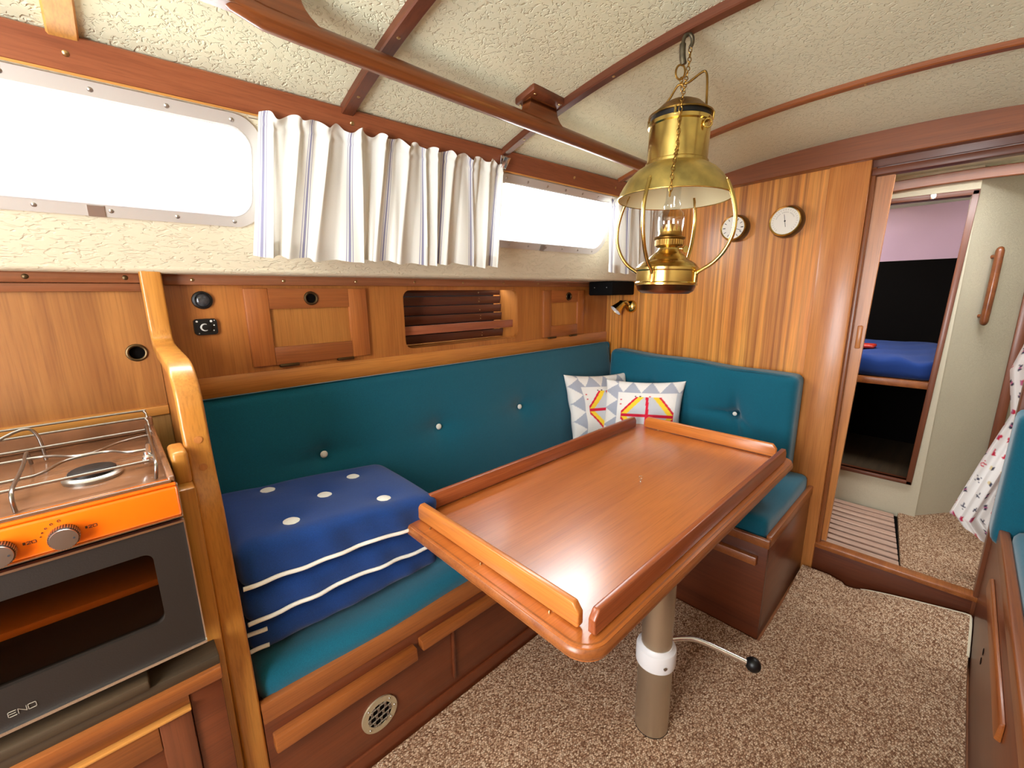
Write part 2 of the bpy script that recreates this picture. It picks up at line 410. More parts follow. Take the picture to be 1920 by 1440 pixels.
def lathev(prof, c, axis=(0, 0, 1), n=32, close=True):
    ax = Vector(axis).normalized(); c = Vector(c)
    a = ax.orthogonal().normalized(); b = ax.cross(a)
    V, F = [], []
    for r, h in prof:
        for j in range(n):
            t = 2 * math.pi * j / n
            V.append(c + ax * h + (a * math.cos(t) + b * math.sin(t)) * r)
    for i in range(len(prof) - 1):
        for j in range(n):
            F.append((i * n + j, i * n + (j + 1) % n, (i + 1) * n + (j + 1) % n, (i + 1) * n + j))
    if close:
        F.append(tuple(range(n))[::-1]); F.append(tuple((len(prof) - 1) * n + j for j in range(n)))
    return V, F

def lathe(name, prof, c, mat, parent=None, axis=(0, 0, 1), n=32, close=True, ang=35):
    v, f = lathev(prof, c, axis, n, close); return mk(name, v, f, mat, parent, True, ang=ang)

def platev(outer, holes, fn, th):
    """flat plate with holes: 2D outlines, fn(a,b) -> 3D front point, th = thickness vector"""
    loops = [outer] + list(holes)
    flat = [p for l in loops for p in l]
    tris = tessellate_polygon([[Vector((p[0], p[1], 0)) for p in l] for l in loops])
    n = len(flat); th = Vector(th)
    V = [Vector(fn(*p)) for p in flat]; V += [v + th for v in V]
    F = [tuple(t) for t in tris] + [tuple(i + n for i in t)[::-1] for t in tris]
    s = 0
    for l in loops:
        k = len(l)
        for i in range(k): F.append((s + i, s + (i + 1) % k, n + s + (i + 1) % k, n + s + i))
        s += k
    return V, F

def plate(name, outer, holes, fn, th, mat, parent=None):
    v, f = platev(outer, holes, fn, th); return mk(name, v, f, mat, parent, True, ang=30)

def rr(x0, x1, z0, z1, r, n=6):
    o = []
    for cx, cz, a0 in ((x1 - r, z1 - r, 0), (x0 + r, z1 - r, 90), (x0 + r, z0 + r, 180), (x1 - r, z0 + r, 270)):
        for i in range(n + 1):
            a = R(a0 + 90 * i / n); o.append((cx + r * math.cos(a), cz + r * math.sin(a)))
    return o

def circ(cx, cz, r, n=24):
    return [(cx + r * math.cos(2 * math.pi * i / n), cz + r * math.sin(2 * math.pi * i / n)) for i in range(n)]

def soft(name, x, y, z, r, mat, parent=None, res=0.03, warp=None):
    """upholstered block: rounded box on a fine grid, with an optional warp"""
    lo = Vector((x[0], y[0], z[0])); hi = Vector((x[1], y[1], z[1])); d = hi - lo
    N = [max(2, int(math.ceil(d[i] / res))) for i in range(3)]
    idx, V, F = {}, [], []
    def vid(i, j, k):
        key = (i, j, k)
        if key not in idx:
            p = Vector((lo[0] + d[0] * i / N[0], lo[1] + d[1] * j / N[1], lo[2] + d[2] * k / N[2]))
            q = Vector([min(max(p[a], lo[a] + min(r, d[a] / 2)), hi[a] - min(r, d[a] / 2)) for a in range(3)])
            e = p - q
            if e.length > 1e-9: p = q + e.normalized() * min(r, max(abs(e[a]) for a in range(3)))
            idx[key] = len(V); V.append(warp(p) if warp else p)
        return idx[key]
    for a in range(3):
        b, c = (a + 1) % 3, (a + 2) % 3
        for side in (0, N[a]):
            for i in range(N[b]):
                for j in range(N[c]):
                    q = []
                    for di, dj in ((0, 0), (1, 0), (1, 1), (0, 1)):
                        k = [0, 0, 0]; k[a] = side; k[b] = i + di; k[c] = j + dj; q.append(vid(*k))
                    F.append(tuple(q))
    return mk(name, V, F, mat, parent, True, ang=70)

def dimple(p, c, axis, depth, rad):
    d = math.hypot(*[p[i] - c[i] for i in range(3) if i != axis])
    return depth * math.exp(-(d / rad) ** 1.3)

def button(name, c, axis, mat, parent, r=0.011, h=0.006):
    return lathe(name, [(0.0008, h), (r * 0.6, h * 0.85), (r, h * 0.2), (r * 0.9, -h * 0.4)], c, mat, parent, axis, 14)

def screwv(c, axis, r=0.005):
    return lathev([(0.0006, 0.0022), (r * 0.7, 0.0016), (r, 0.0002), (r, -0.001)], c, axis, 12)

def screw(c, axis, parent, mat='screw', r=0.005):
    v, f = screwv(c, axis, r); return mk('screw', v, f, mat, parent, True)

# plane of the leaning cabin side: y at (x, z)
def wy(x, z): return 1.445 - 0.056 * x - 0.5 * (z - 1.38)
WN = Vector((-0.056, -1, -0.5)).normalized()       # inward normal
def wp(x, z, off=0.0): return Vector((x, wy(x, z), z)) + WN * off
BX = 2.24      # main bulkhead
FX = 2.94      # passage wall with the forepeak cut-out
BKX = 3.75     # back of the forepeak
YC = 0.30
def ye(x): return wy(x, 1.787)
def zcrown(x): return 1.917 if x < 1.6 else 1.917 - (x - 1.6) / 0.64 * 0.042
def zceil(x, y):
    t = (y - YC) / (ye(x) - YC)
    return 1.787 + (zcrown(x) - 1.787) * (1 - abs(t) ** 2.15)

# =================================================================== STRUCTURE
# ---- sole
struct(box('floor', (-1.0, 2.26), (-0.95, 1.75), (-0.03, -0.002), 'sole', bevel=0), 'varnished cabin sole under the carpet', 'floor')

# ---- ceiling (cambered coachroof headliner)
def grid(fn, us, vs):
    V = [fn(u, v) for u in us for v in vs]; nv = len(vs)
    F = [(i * nv + j, (i + 1) * nv + j, (i + 1) * nv + j + 1, i * nv + j + 1) for i in range(len(us) - 1) for j in range(nv - 1)]
    return V, F
def lins(a, b, n): return [a + (b - a) * i / n for i in range(n + 1)]
def ceil_pt(x, t, up=0.0):
    y = YC + (ye(x) - YC) * t; return Vector((x, y, zceil(x, y) + up))
xs = lins(-0.95, 1.6, 14) + lins(1.6, 2.26, 5)[1:]; ts = lins(-1, 1, 40)
v1, f1 = grid(lambda x, t: ceil_pt(x, t), xs, ts); v2, f2 = grid(lambda x, t: ceil_pt(x, t, 0.03), xs, ts)
V, F = joinv([(v1, f1), (v2, f2)])
struct(mk('ceiling', V, F, 'ceil', smooth=True), 'cream embossed vinyl headliner of the cambered cabin roof', 'ceiling')

# ---- cabin side with the windows (port) and its mirror (starboard)
WIN = [(-0.62, 0.350), (1.06, 1.812)]
WZ0, WZ1 = 1.487, 1.727
def mir(p): return Vector((p[0], 2 * YC - p[1], p[2]))
def side_wall(name, label, f, win=True):
    outer = [(-0.95, 1.38), (2.26, 1.38), (2.26, 1.80), (-0.95, 1.80)]
    holes = [rr(a + 0.012, b - 0.012, WZ0 + 0.012, WZ1 - 0.012, 0.05) for a, b in (WIN if win else [])]
    v, F = platev(outer, holes, lambda a, b: wp(a, b), -WN * 0.03)
    lipv, lipf = grid(lambda x, a: wp(x, 1.38) + Vector((0, 0.022, 0)) + Vector((0, -0.022 * math.cos(a), -0.016 * math.sin(a))), lins(-0.95, 2.26, 12), lins(0, math.pi / 2, 6))
    ud, uf = grid(lambda x, t: Vector((x, wy(x, 1.38) + 0.022 + t * 0.25, 1.364)), lins(-0.95, 2.26, 12), [0, 1])
    V, F = joinv([(v, F), (lipv, lipf), (ud, uf)])
    return struct(mk(name, [f(p) for p in V], F, 'wallv', smooth=True, ang=30), label, 'wall')
side_wall('wall_port', 'cream vinyl cabin side around the two bright windows', lambda p: p)
side_wall('wall_starboard', 'cream vinyl cabin side opposite the dinette', mir, False)

def window(name, label, a, b, f, detail=True):
    o = thing(name, label, 'window', f(wp((a + b) / 2, WZ0, 0)), kind='structure')
    prof_o = rr(a, b, WZ0, WZ1, 0.062, 8); prof_i = rr(a + 0.026, b - 0.026, WZ0 + 0.026, WZ1 - 0.026, 0.045, 8)
    v, F = platev(prof_o, [prof_i], lambda p, q: wp(p, q, 0.007), -WN * 0.02)
    fr = mk('window_frame', [f(p) for p in v], F, 'frame', o, True, ang=30)
    v, F = tubev([wp(p, q, 0.007) for p, q in prof_i], 0.0028, 6, True)
    mk('window_seal', [f(p) for p in v], F, 'nylon', o, True)
    v, F = platev(rr(a + 0.02, b - 0.02, WZ0 + 0.02, WZ1 - 0.02, 0.045, 8), [], lambda p, q: wp(p, q, -0.006), -WN * 0.004)
    mk('pane', [f(p) for p in v], F, 'pane', o)
    if detail:
        n = max(3, round((b - a) / 0.115))
        for i in range(n):
            x = a + 0.065 + (b - a - 0.13) * i / (n - 1)
            for z in (WZ0 + 0.013, WZ1 - 0.013):
                screw(f(wp(x, z, 0.0075)), WN, fr, 'screw_s', 0.0048)
        xm = a + (b - a) * (0.66 if a < 0 else 0.47)
        p0 = wp(xm, WZ0 + 0.012, 0.0075)
        v, F = platev([(xm - 0.014, WZ0), (xm + 0.014, WZ0), (xm + 0.014, WZ0 + 0.022), (xm - 0.014, WZ0 + 0.022)], [], lambda p, q: wp(p, q, 0.0095), -WN * 0.003)
        mk('joint_cover', [f(p) for p in v], F, 'screw_s', fr, True)
    return o
window('window_1', 'large bright cabin window left of the striped curtain', WIN[0][0], WIN[0][1], lambda p: p)
window('window_2', 'bright cabin window between the striped curtain and the brass lamp', WIN[1][0], WIN[1][1], lambda p: p)
for i, (a, b) in enumerate(WIN):
    c = wp((a + b) / 2, (WZ0 + WZ1) / 2, -0.06)
    portal('window_portal', c, WN, b - a, 0.28)

# ---- hull below the side decks, aft wall with the open companionway
struct(box('wall_hull_port', (-0.95, 2.26), (1.72, 1.75), (-0.03, 1.40), 'void', bevel=0), 'hull side behind the port lockers, painted near-black for the shade', 'wall')
struct(box('wall_hull_starboard', (-0.95, 2.26), (-0.95, -0.92), (-0.03, 1.40), 'galley', bevel=0), 'wood lined hull side behind the starboard settee', 'wall')
CW = (-0.05, 0.70, 0.70, 1.84)
v, F = platev([(-0.95, -0.03), (1.75, -0.03), (1.75, 1.95), (-0.95, 1.95)], [[(CW[0], CW[2]), (CW[1], CW[2]), (CW[1], CW[3]), (CW[0], CW[3])]],
              lambda a, b: Vector((-0.95, a, b)), (-0.03, 0, 0))
struct(mk('wall_aft', v, F, 'veneer'), 'mahogany aft bulkhead with the open companionway', 'wall')
portal('companionway_portal', (-1.0, (CW[0] + CW[1]) / 2, (CW[2] + CW[3]) / 2), (1, 0, 0), CW[1] - CW[0], CW[3] - CW[2])

# ---- main bulkhead
DJ, DS = 0.33, -0.15     # port and starboard edge of the doorway
def bh(a, b): return Vector((BX, a, b))
struct(plate('wall_forward', [(0.45, -0.02), (1.74, -0.02), (1.74, 1.372), (1.36, 1.372), (1.08, 1.84), (0.45, 1.90)], [], bh, (0.022, 0, 0), 'veneer'),
       'ribbon striped mahogany veneer bulkhead behind the dinette', 'wall')
struct(plate('wall_forward_starboard', [(-0.95, -0.02), (-0.2, -0.02), (-0.2, 1.90), (-0.75, 1.82), (-0.95, 1.37)], [], bh, (0.022, 0, 0), 'veneer'),
       'mahogany bulkhead to starboard of the doorway', 'wall')
cs = thing('trim_1', 'wide mahogany casing board on the port side of the doorway', 'casing', (BX - 0.01, 0.39, 0), kind='structure')
box('casing_board', (BX - 0.016, BX + 0.03), (DJ, 0.465), (0, 1.83), 'casing', cs, 0.006)
box('stop_bead', (BX + 0.004, BX + 0.034), (DJ - 0.014, DJ), (0.15, 1.80), 'mid_z', cs, 0.003)
hd = thing('trim_2', 'dark grooved sliding door track over the doorway', 'door track', (BX, 0.1, 1.73), kind='structure')
box('track_board', (BX + 0.002, BX + 0.028), (-0.24, DJ), (1.762, 1.86), 'dark_y', hd, 0.002)
box('track_lip', (BX + 0.0, BX + 0.05), (-0.24, DJ), (1.732, 1.758), 'dark_y', hd, 0.004)
jb = box('trim_3', (BX - 0.012, BX + 0.045), (-0.225, DS - 0.02), (0.0, 1.83), 'dark_z', bevel=0.004)
struct(jb, 'dark mahogany post on the starboard side of the doorway', 'post')
sill = thing('trim_4', 'mahogany threshold board across the doorway', 'threshold', (BX, 0.1, 0), kind='structure')
box('sill_face', (BX - 0.004, BX + 0.018), (-0.22, 0.47), (0, 0.14), 'red_y', sill, 0.002)
box('sill_cap', (BX - 0.014, BX + 0.04), (-0.22, 0.352), (0.136, 0.158), 'cap_x', sill, 0.005)

# sliding door, pushed open to port behind the bulkhead
dr = thing('door_1', 'mahogany sliding door pushed open behind the bulkhead, its edge showing', 'door', (BX + 0.045, 0.6, 0.15), kind='structure')
plate('door_leaf', [(0.298, 0.16), (0.95, 0.16), (0.95, 1.735), (0.262, 1.735)], [], lambda a, b: Vector((BX + 0.034, a, b)), (0.02, 0, 0), 'casing', dr)
fp = box('finger_pull', (BX + 0.022, BX + 0.036), (0.286, 0.303), (1.06, 1.155), 'casing', dr, 0.004)

# arched deck beam on the bulkhead
def arch(name, x0, x1, ys, top, bot, mat, parent=None):
    V = []
    for y in ys:
        for x, z in ((x0, bot(y)), (x1, bot(y)), (x1, top(y)), (x0, top(y))): V.append((x, y, z))
    n = len(ys); F = []
    for i in range(n - 1):
        for j in range(4): F.append((i * 4 + j, i * 4 + (j + 1) % 4, (i + 1) * 4 + (j + 1) % 4, (i + 1) * 4 + j))
    F += [(0, 1, 2, 3), tuple((n - 1) * 4 + j for j in (3, 2, 1, 0))]
    return mk(name, V, F, mat, parent, True, 0.003, 1, ang=30)
struct(arch('trim_5', 2.195, BX + 0.002, lins(-0.52, 1.115, 28), lambda y: zceil(2.21, y) + 0.004, lambda y: 1.788 - 0.03 * (y - 0.2) ** 2, 'mid_y'),
       'broad arched mahogany beam along the top of the bulkhead', 'beam')

# ceiling battens (beams) with screws; their tones differ mainly by painted light and shade
def batten(name, x, wd, dp, mat, label, y0=-0.6, scr=()):
    y1 = ye(x) - 0.006 if x > 0.1 else ye(x) + 0.004
    o = thing(name, label, 'beam', (x, 0.4, zcrown(x) - dp), kind='structure')
    arch('batten', x - wd / 2, x + wd / 2, lins(y0, y1, 30), lambda y: zceil(x, y) + 0.003, lambda y: zceil(x, y) - dp, mat, o)
    for y in scr:
        screw((x, y, zceil(x, y) - dp - 0.0002), (0, 0, -1), o, 'screw', 0.0045)
    return o
batten('trim_6', 0.02, 0.044, 0.014, 'lit_honey_y', 'ceiling batten above the large window, its light painted as a pale honey tone', scr=(1.1,))
batten('trim_7', 0.545, 0.034, 0.02, 'dark_y', 'mahogany ceiling batten above the striped curtain, shade painted into its dark tone', scr=(1.13, 0.92))
batten('trim_8', 1.085, 0.03, 0.02, 'dark_y', 'mahogany ceiling batten that carries the brass lamp, darkened with painted shade', scr=(1.08, 0.74))
batten('trim_9', 1.735, 0.03, 0.014, 'mid_y', 'thin ceiling batten in front of the bulkhead, light painted into its reddish tone', scr=(1.0, 0.3))

# carlins: boards along the top of the cabin side
def carlin(name, x0, x1, label, f=lambda p: p, scr=()):
    o = thing(name, label, 'trim board', f(wp((x0 + x1) / 2, 1.735)), kind='structure')
    v, F = platev([(x0, 1.735), (x1, 1.735), (x1, 1.79), (x0, 1.79)], [], lambda a, b: wp(a, b, 0.016), -WN * 0.018)
    mk('board', [f(p) for p in v], F, 'carlin', o, True, 0.002, 1)
    v, F = platev([(x0, 1.7315), (x1, 1.7315), (x1, 1.7355), (x0, 1.7355)], [], lambda a, b: wp(a, b, 0.0165), -WN * 0.016)
    mk('pale_edge', [f(p) for p in v], F, 'honey_x', o)
    for x in scr: screw(f(wp(x, 1.762, 0.0165)), WN, o, 'screw', 0.0055)
carlin('trim_10', -0.9, 1.083, 'reddish mahogany board above the large window and curtain', scr=(0.02, 0.56, -0.5))
carlin('trim_11', 1.089, 2.2, 'reddish mahogany board above the window behind the lamp', scr=(1.72, 1.45))
carlin('trim_12', -0.9, 2.2, 'mahogany board above the starboard windows', mir)

# ---- passage and forepeak beyond the doorway
struct(box('floor_passage', (BX + 0.02, BKX), (-0.66, 1.0), (0.03, 0.10), 'void', bevel=0), 'bilge below the passage grating, its shade painted near-black', 'floor')
OP = (0.062, 0.50, 0.315, 1.715)  # forepeak opening y0,y1,z0,z1
v, F = platev([(0.035, 0.0), (1.0, 0.0), (1.0, 1.86), (0.035, 1.86)], [[(0.082, 0.315), (0.52, 0.315), (0.52, 1.722), (0.046, 1.715)]], lambda a, b: Vector((FX, a, b)), (0.02, 0, 0))
struct(mk('wall_passage_forward', v, F, 'linen'), 'cream lined passage wall with the cut-out to the forepeak berth', 'wall')
# angled side panel of the passage
PA, PB = Vector((FX + 0.004, 0.045, 0)), Vector((3.42, -0.29, 0))
pd = (PB - PA).normalized(); pn = Vector((-pd.y, pd.x, 0)); pn = pn if pn.x < 0 else -pn
v, F = platev([(0, 0.09), ((PB - PA).length, 0.09), ((PB - PA).length, 1.9), (0, 1.9)], [], lambda a, b: PA + pd * a + Vector((0, 0, b)), -pn * 0.02)
struct(mk('wall_passage_side', v, F, 'linen'), 'angled cream lined passage panel with the wooden grab handle', 'wall')
struct(box('wall_passage_port', (BX + 0.022, BKX + 0.02), (1.0, 1.02), (0.0, 1.95), 'linen', bevel=0), 'cream lined port wall of the passage', 'wall')
struct(box('wall_passage_starboard', (BX + 0.022, BKX + 0.02), (-0.68, -0.66), (0.0, 1.95), 'linen', bevel=0), 'cream lined starboard wall of the passage', 'wall')
HX = (2.32, 2.66, -0.35, 0.40); FH = (3.02, 3.42, 0.52, 0.95)   # unseen roof openings added to light the passage and the berth
v, F = platev([(BX + 0.02, -0.66), (3.8, -0.66), (3.8, 1.0), (BX + 0.02, 1.0)], [[(h[0], h[2]), (h[1], h[2]), (h[1], h[3]), (h[0], h[3])] for h in (HX, FH)],
              lambda a, b: Vector((a, b, 1.878 - 0.04 * (a - BX) - 0.05 * (b - 0.1) ** 2)), (0, 0, 0.02))
struct(mk('ceiling_passage', v, F, 'ceil'), 'pale passage ceiling seen through the doorway', 'ceiling')
for h in (HX, FH):
    portal('added_opening_portal', ((h[0] + h[1]) / 2, (h[2] + h[3]) / 2, 1.88), (0, 0, -1), h[1] - h[0], h[3] - h[2])
struct(arch('trim_13', FX - 0.03, FX + 0.0, lins(-0.28, 0.9, 20), lambda y: 1.824 - 0.10 * (y - 0.1) ** 2, lambda y: 1.776 - 0.10 * (y - 0.12) ** 2, 'mid_y'),
       'arched mahogany beam on the passage ceiling', 'beam')
# opening frame
of = thing('trim_14', 'dark mahogany frame around the forepeak cut-out', 'frame', (FX, 0.3, 0.31), kind='structure')
def fstrip(name, a, b, wd, mat, out=0.014):
    a, b = Vector((FX, *a)), Vector((FX, *b)); d = (b - a).normalized(); n = Vector((0, -d.z, d.y)) * wd
    p = []
    for x in (FX - out, FX + 0.05):
        for q in (a, b):
            p += [Vector((x, q.y, q.z)), Vector((x, (q + n).y, (q + n).z))]
    hexa(name, p, mat, of, 0.003)
fstrip('frame_stile', (0.070, 0.295), (0.034, 1.735), -0.024, 'dark_z')
fstrip('frame_rail', (0.034, 1.738), (0.54, 1.745), -0.024, 'dark_y')
fstrip('frame_rail', (0.070, 0.295), (0.54, 0.295), 0.02, 'dark_y')
box('catch', (FX - 0.024, FX - 0.013), (0.175, 0.195), (1.716, 1.738), 'chrome', of, 0.002)
# forepeak shell
struct(box('wall_forepeak', (BKX, BKX + 0.02), (-0.66, 1.0), (0.05, 1.48), 'void', bevel=0), 'wooden locker front at the back of the forepeak, its shade painted near-black', 'wall')
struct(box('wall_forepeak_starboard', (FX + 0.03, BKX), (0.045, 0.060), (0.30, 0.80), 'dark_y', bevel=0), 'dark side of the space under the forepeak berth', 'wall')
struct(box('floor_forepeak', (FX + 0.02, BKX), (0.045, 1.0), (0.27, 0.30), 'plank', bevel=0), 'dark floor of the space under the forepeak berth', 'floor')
v, F = grid(lambda t, y: Vector((BKX + 0.01 - 0.17 * t, y, 1.462 + 0.44 * t)), lins(0, 1, 8), [-0.66, 0.15, 1.0])
struct(mk('ceiling_forepeak', v, F, 'lilac', smooth=True), 'sloping headliner of the forepeak with lilac light painted into its lining', 'ceiling')

# =================================================================== PASSAGE THINGS
# grating: individual teak slats
gr = thing('sole_grating', 'pale teak slatted grating on the passage floor', 'grating', (2.6, 0.25, 0.10))
def gy(x): return 0.040 + (x - 2.31) / 0.60 * 0.075
ns = 11
for i in range(ns):
    xa = 2.29 + 0.64 * i / ns; xb = xa + 0.64 / ns - 0.017
    p = []
    for x in (xa, xb):
        for y in (gy(x), 0.62):
            p += [(x, y, 0.1085), (x, y, 0.120)]
    hexa('slat', p, 'teak', gr, 0.002)
for y in (0.16, 0.34, 0.54): box('bearer', (2.29, 2.92), (y, y + 0.03), (0.10, 0.1085), 'dark_z', gr, 0)
pc = mk('passage_carpet', *platev([(2.283, -0.6), (3.3, -0.6), (3.3, -0.13), (2.93, 0.10), (2.29, 0.034)], [], lambda a, b: Vector((a, b, 0.125)), (0, 0, -0.024)), 'carpet')
tag(pc, 'brown woven carpet beside the teak grating in the passage', 'carpet')
# grab handle on the angled panel
gh = thing('grab_handle', 'rounded wooden grab handle on the cream passage panel', 'handle', PA + pd * 0.15 + Vector((0, 0, 1.1)))
def pp(a, z, off): return PA + pd * a + pn * off + Vector((0, 0, z))
tube('grip', [pp(0.149, 1.128, 0.024), pp(0.1492, 1.133, 0.026), pp(0.150, 1.145, 0.027), pp(0.153, 1.30, 0.028), pp(0.156, 1.47, 0.027), pp(0.1562, 1.482, 0.026), pp(0.1565, 1.487, 0.024)], [0.007, 0.012, 0.0155, 0.016, 0.0155, 0.012, 0.007], 'rail', gh, 14)
for a_, z_h in ((0.152, 1.17), (0.156, 1.445)): tube('standoff', [pp(a_, z_h, 0.0), pp(a_, z_h, 0.02)], 0.009, 'rail', gh, 10)
# forepeak berth
bb = box('berth_board', (FX + 0.03, BKX - 0.002), (0.062, 0.98), (0.80, 0.838), 'cap_x', bevel=0.004)
tag(bb, 'honey coloured berth board with a front edge in the forepeak', 'berth')
def wb(p):
    p = p.copy()
    if p.z > 0.86: p.z += 0.010 * math.sin(p.y * 21 + p.x * 13) * math.sin(p.x * 17) + 0.012 * math.sin(p.y * 38) * max(0, 1 - abs(p.x - 3.0) / 0.1)
    if p.z > 0.88: p.z += 0.04 * (p.x - 3.0)
    return p
bm_ = soft('berth_mattress', (FX + 0.035, BKX - 0.01), (0.066, 0.96), (0.839, 0.945), 0.035, 'berth', res=0.022, warp=wb)
tag(bm_, 'blue covered berth mattress in the forepeak', 'mattress')
bk = soft('red_case', (3.22, 3.34), (0.34, 0.46), (0.962, 0.985), 0.01, plain('red_plastic', (170, 40, 24), 0.4), res=0.015)
tag(bk, 'small red case lying on the blue berth mattress', 'case')

# flag-print curtain beyond the doorway
def flagcol(u, v):
    """signal flag print: one small motif in the middle of each jittered cell"""
    W, H = 0.052, 0.058
    row = math.floor(v / H); uu = u + (row % 2) * W / 2; colm = math.floor(uu / W)
    rnd = random.Random(row * 131 + colm * 17)
    a = (uu / W - colm - 0.5) * W - rnd.uniform(-0.008, 0.008); b = (v / H - row - 0.5) * H - rnd.uniform(-0.008, 0.008)
    t = rnd.uniform(-0.6, 0.6); a, b = a * math.cos(t) + b * math.sin(t), -a * math.sin(t) + b * math.cos(t)
    k = rnd.randint(0, 5); red = lin((206, 52, 78)); nav = lin((72, 72, 90)); pink = lin((206, 120, 160)); yel = lin((226, 208, 160)); white = lin((242, 240, 238))
    s = 0.0125
    if k == 0 and abs(a) + abs(b) < s * 1.25: return red if int((a + b + 1) / 0.0045) % 2 else white
    if k == 1 and abs(a) < s * 0.8 and abs(b) < s * 0.8: return red if a > -0.002 else pink
    if k == 2 and (abs(a - b) < 0.0026 or abs(a + b) < 0.0026) and max(abs(a), abs(b)) < s * 0.85: return nav
    if k == 3 and -s < b < s and abs(a) < (s - b) * 0.4: return red
    if k == 4 and abs(a) < s * 0.95 and abs(b) < s * 0.6: return nav if a > 0 else yel
    if k == 5 and abs(a) < s * 0.55 and abs(b) < s * 0.95: return nav if abs(b) > 0.003 else pink
    return white
fx = 2.44
def fleft(z):   # left edge y of the cloth
    pts = [(0.25, -0.155), (0.34, -0.092), (0.375, -0.070), (0.60, -0.118), (0.83, -0.170), (0.95, -0.150), (1.0, -0.142), (1.11, -0.163), (1.5, -0.19), (1.8, -0.20)]
    for (z0, y0), (z1, y1) in zip(pts, pts[1:]):
        if z0 <= z <= z1: return y0 + (y1 - y0) * (z - z0) / (z1 - z0)
    return pts[0][1] if z < pts[0][0] else pts[-1][1]
nu, nz = 110, 300
V, C, F = [], [], []
for i in range(nu + 1):
    t = i / nu
    for j in range(nz + 1):
        s = j / nz
        zb = 0.372 - 0.115 * min(1, t * 3.2); z = zb + (1.78 - zb) * s
        y0 = fleft(z) if t > 0 else fleft(z); wd = 0.34
        y = y0 - wd * t
        x = fx + 0.022 * math.sin(t * 26 + 1.2 * math.sin(z * 4)) * (1.2 - 0.5 * s) + 0.012 * math.sin(t * 61)
        V.append((x, y, z)); C.append(flagcol(t * 0.62 + 0.01, z))
for i in range(nu):
    for j in range(nz): F.append((i * (nz + 1) + j, (i + 1) * (nz + 1) + j, (i + 1) * (nz + 1) + j + 1, i * (nz + 1) + j + 1))
fc = mk('flag_curtain', V, F, 'flagcloth', smooth=True, col=C)
tag(fc, 'white curtain printed with little signal flags beyond the doorway', 'curtain')
jp = box('locker_post', (3.25, 3.29), (-0.215, -0.178), (0.125, 1.78), 'dark_z', bevel=0.004)
tag(jp, 'brown post behind the flag print curtain', 'post')

# =================================================================== PORT LOCKERS
FY = 1.52
lk = thing('port_locker', 'mahogany locker front with two hinged doors above the settee back', 'locker', (1.2, FY, 0.99))
D1 = (0.311, 0.697, 1.085, 1.327); D2 = (1.652, 1.992, 1.074, 1.317); OPN = (0.853, 1.475, 1.090, 1.320)
def fa(a, b): return Vector((a, FY, b))
def inset(d, e=0.003): return [(d[0] + e, d[2] + e), (d[1] - e, d[2] + e), (d[1] - e, d[3] - e), (d[0] + e, d[3] - e)]
plate('front_panel', [(0.105, 0.99), (2.238, 0.99), (2.238, 1.34), (0.105, 1.34)], [inset(D1, 0.004), rr(*OPN, 0.03), inset(D2, 0.004)], fa, (0, 0.018, 0), 'fascia', lk)
box('lower_rail', (0.105, 2.238), (FY - 0.004, FY + 0.002), (1.0, 1.068), 'fascia_h', lk, 0.001)
for d, hx in ((D1, 0.504), (D2, 1.852)):
    do = box('door', (d[0] + 0.005, d[1] - 0.005), (FY - 0.003, FY + 0.006), (d[2] + 0.005, d[3] - 0.005), 'panel', lk, 0.0)
    sw = 0.066 if d is D1 else 0.058
    box('stile', (d[0], d[0] + sw), (FY - 0.014, FY + 0.004), (d[2], d[3]), 'door_s', do, 0.003)
    box('stile', (d[1] - sw, d[1]), (FY - 0.014, FY + 0.004), (d[2], d[3]), 'door_s', do, 0.003)
    plate('top_rail', [(d[0] + sw, d[3] - 0.063), (d[1] - sw, d[3] - 0.063), (d[1] - sw, d[3]), (d[0] + sw, d[3])], [circ(hx, d[3] - 0.032, 0.0155)],
          lambda a, b: Vector((a, FY - 0.0135, b)), (0, 0.012, 0), 'door_h', do)
    box('bottom_rail', (d[0] + sw, d[1] - sw), (FY - 0.0135, FY + 0.004), (d[2], d[2] + 0.058), 'door_h', do, 0.002)
    v, F = tubev([(x, FY - 0.015, z) for x, z in circ(hx, d[3] - 0.032, 0.0185, 28)], 0.0042, 8, True)
    mk('finger_hole_ring', v, F, 'hinge', do, True)
    lathe('finger_hole', [(0.0155, 0), (0.015, 0.004)], (hx, FY - 0.0125, d[3] - 0.032), 'void', do, (0, 1, 0), 24)
    for x in ((d[0] + 0.105, d[0] + 0.292) if d is D1 else (d[0] + 0.07, d[0] + 0.25)):
        box('hinge', (x - 0.030, x + 0.030), (FY - 0.017, FY - 0.003), (d[2] - 0.009, d[2] + 0.002), 'hinge', do, 0.003)
# open shelf
box('shelf_floor', (OPN[0] - 0.03, OPN[1] + 0.003), (FY + 0.018, 1.70), (1.070, 1.088), 'fascia_h', lk, 0)
box('shelf_side', (OPN[1], OPN[1] + 0.02), (FY + 0.018, 1.70), (1.088, 1.34), 'fascia', lk, 0)
box('shelf_side', (OPN[0] - 0.05, OPN[0] - 0.03), (FY + 0.018, 1.70), (1.088, 1.34), 'fascia', lk, 0)
for i in range(6):
    z0 = 1.092 + 0.041 * i
    hexa('hull_slat', [(0.825, 1.632 + 0.004 * i, z0), (0.825, 1.626 + 0.004 * i, z0 + 0.037), (0.825, 1.65, z0), (0.825, 1.65, z0 + 0.037),
                       (1.474, 1.632 + 0.004 * i, z0), (1.474, 1.626 + 0.004 * i, z0 + 0.037), (1.474, 1.65, z0), (1.474, 1.65, z0 + 0.037)], 'slat', lk, 0.001)
    for z in (z0 + 0.012, z0 + 0.026):
        if i % 2 == 0 or z < z0 + 0.02: screw((1.335, 1.629 + 0.004 * i, z), (0, -1, 0), lk, 'screw', 0.0032)
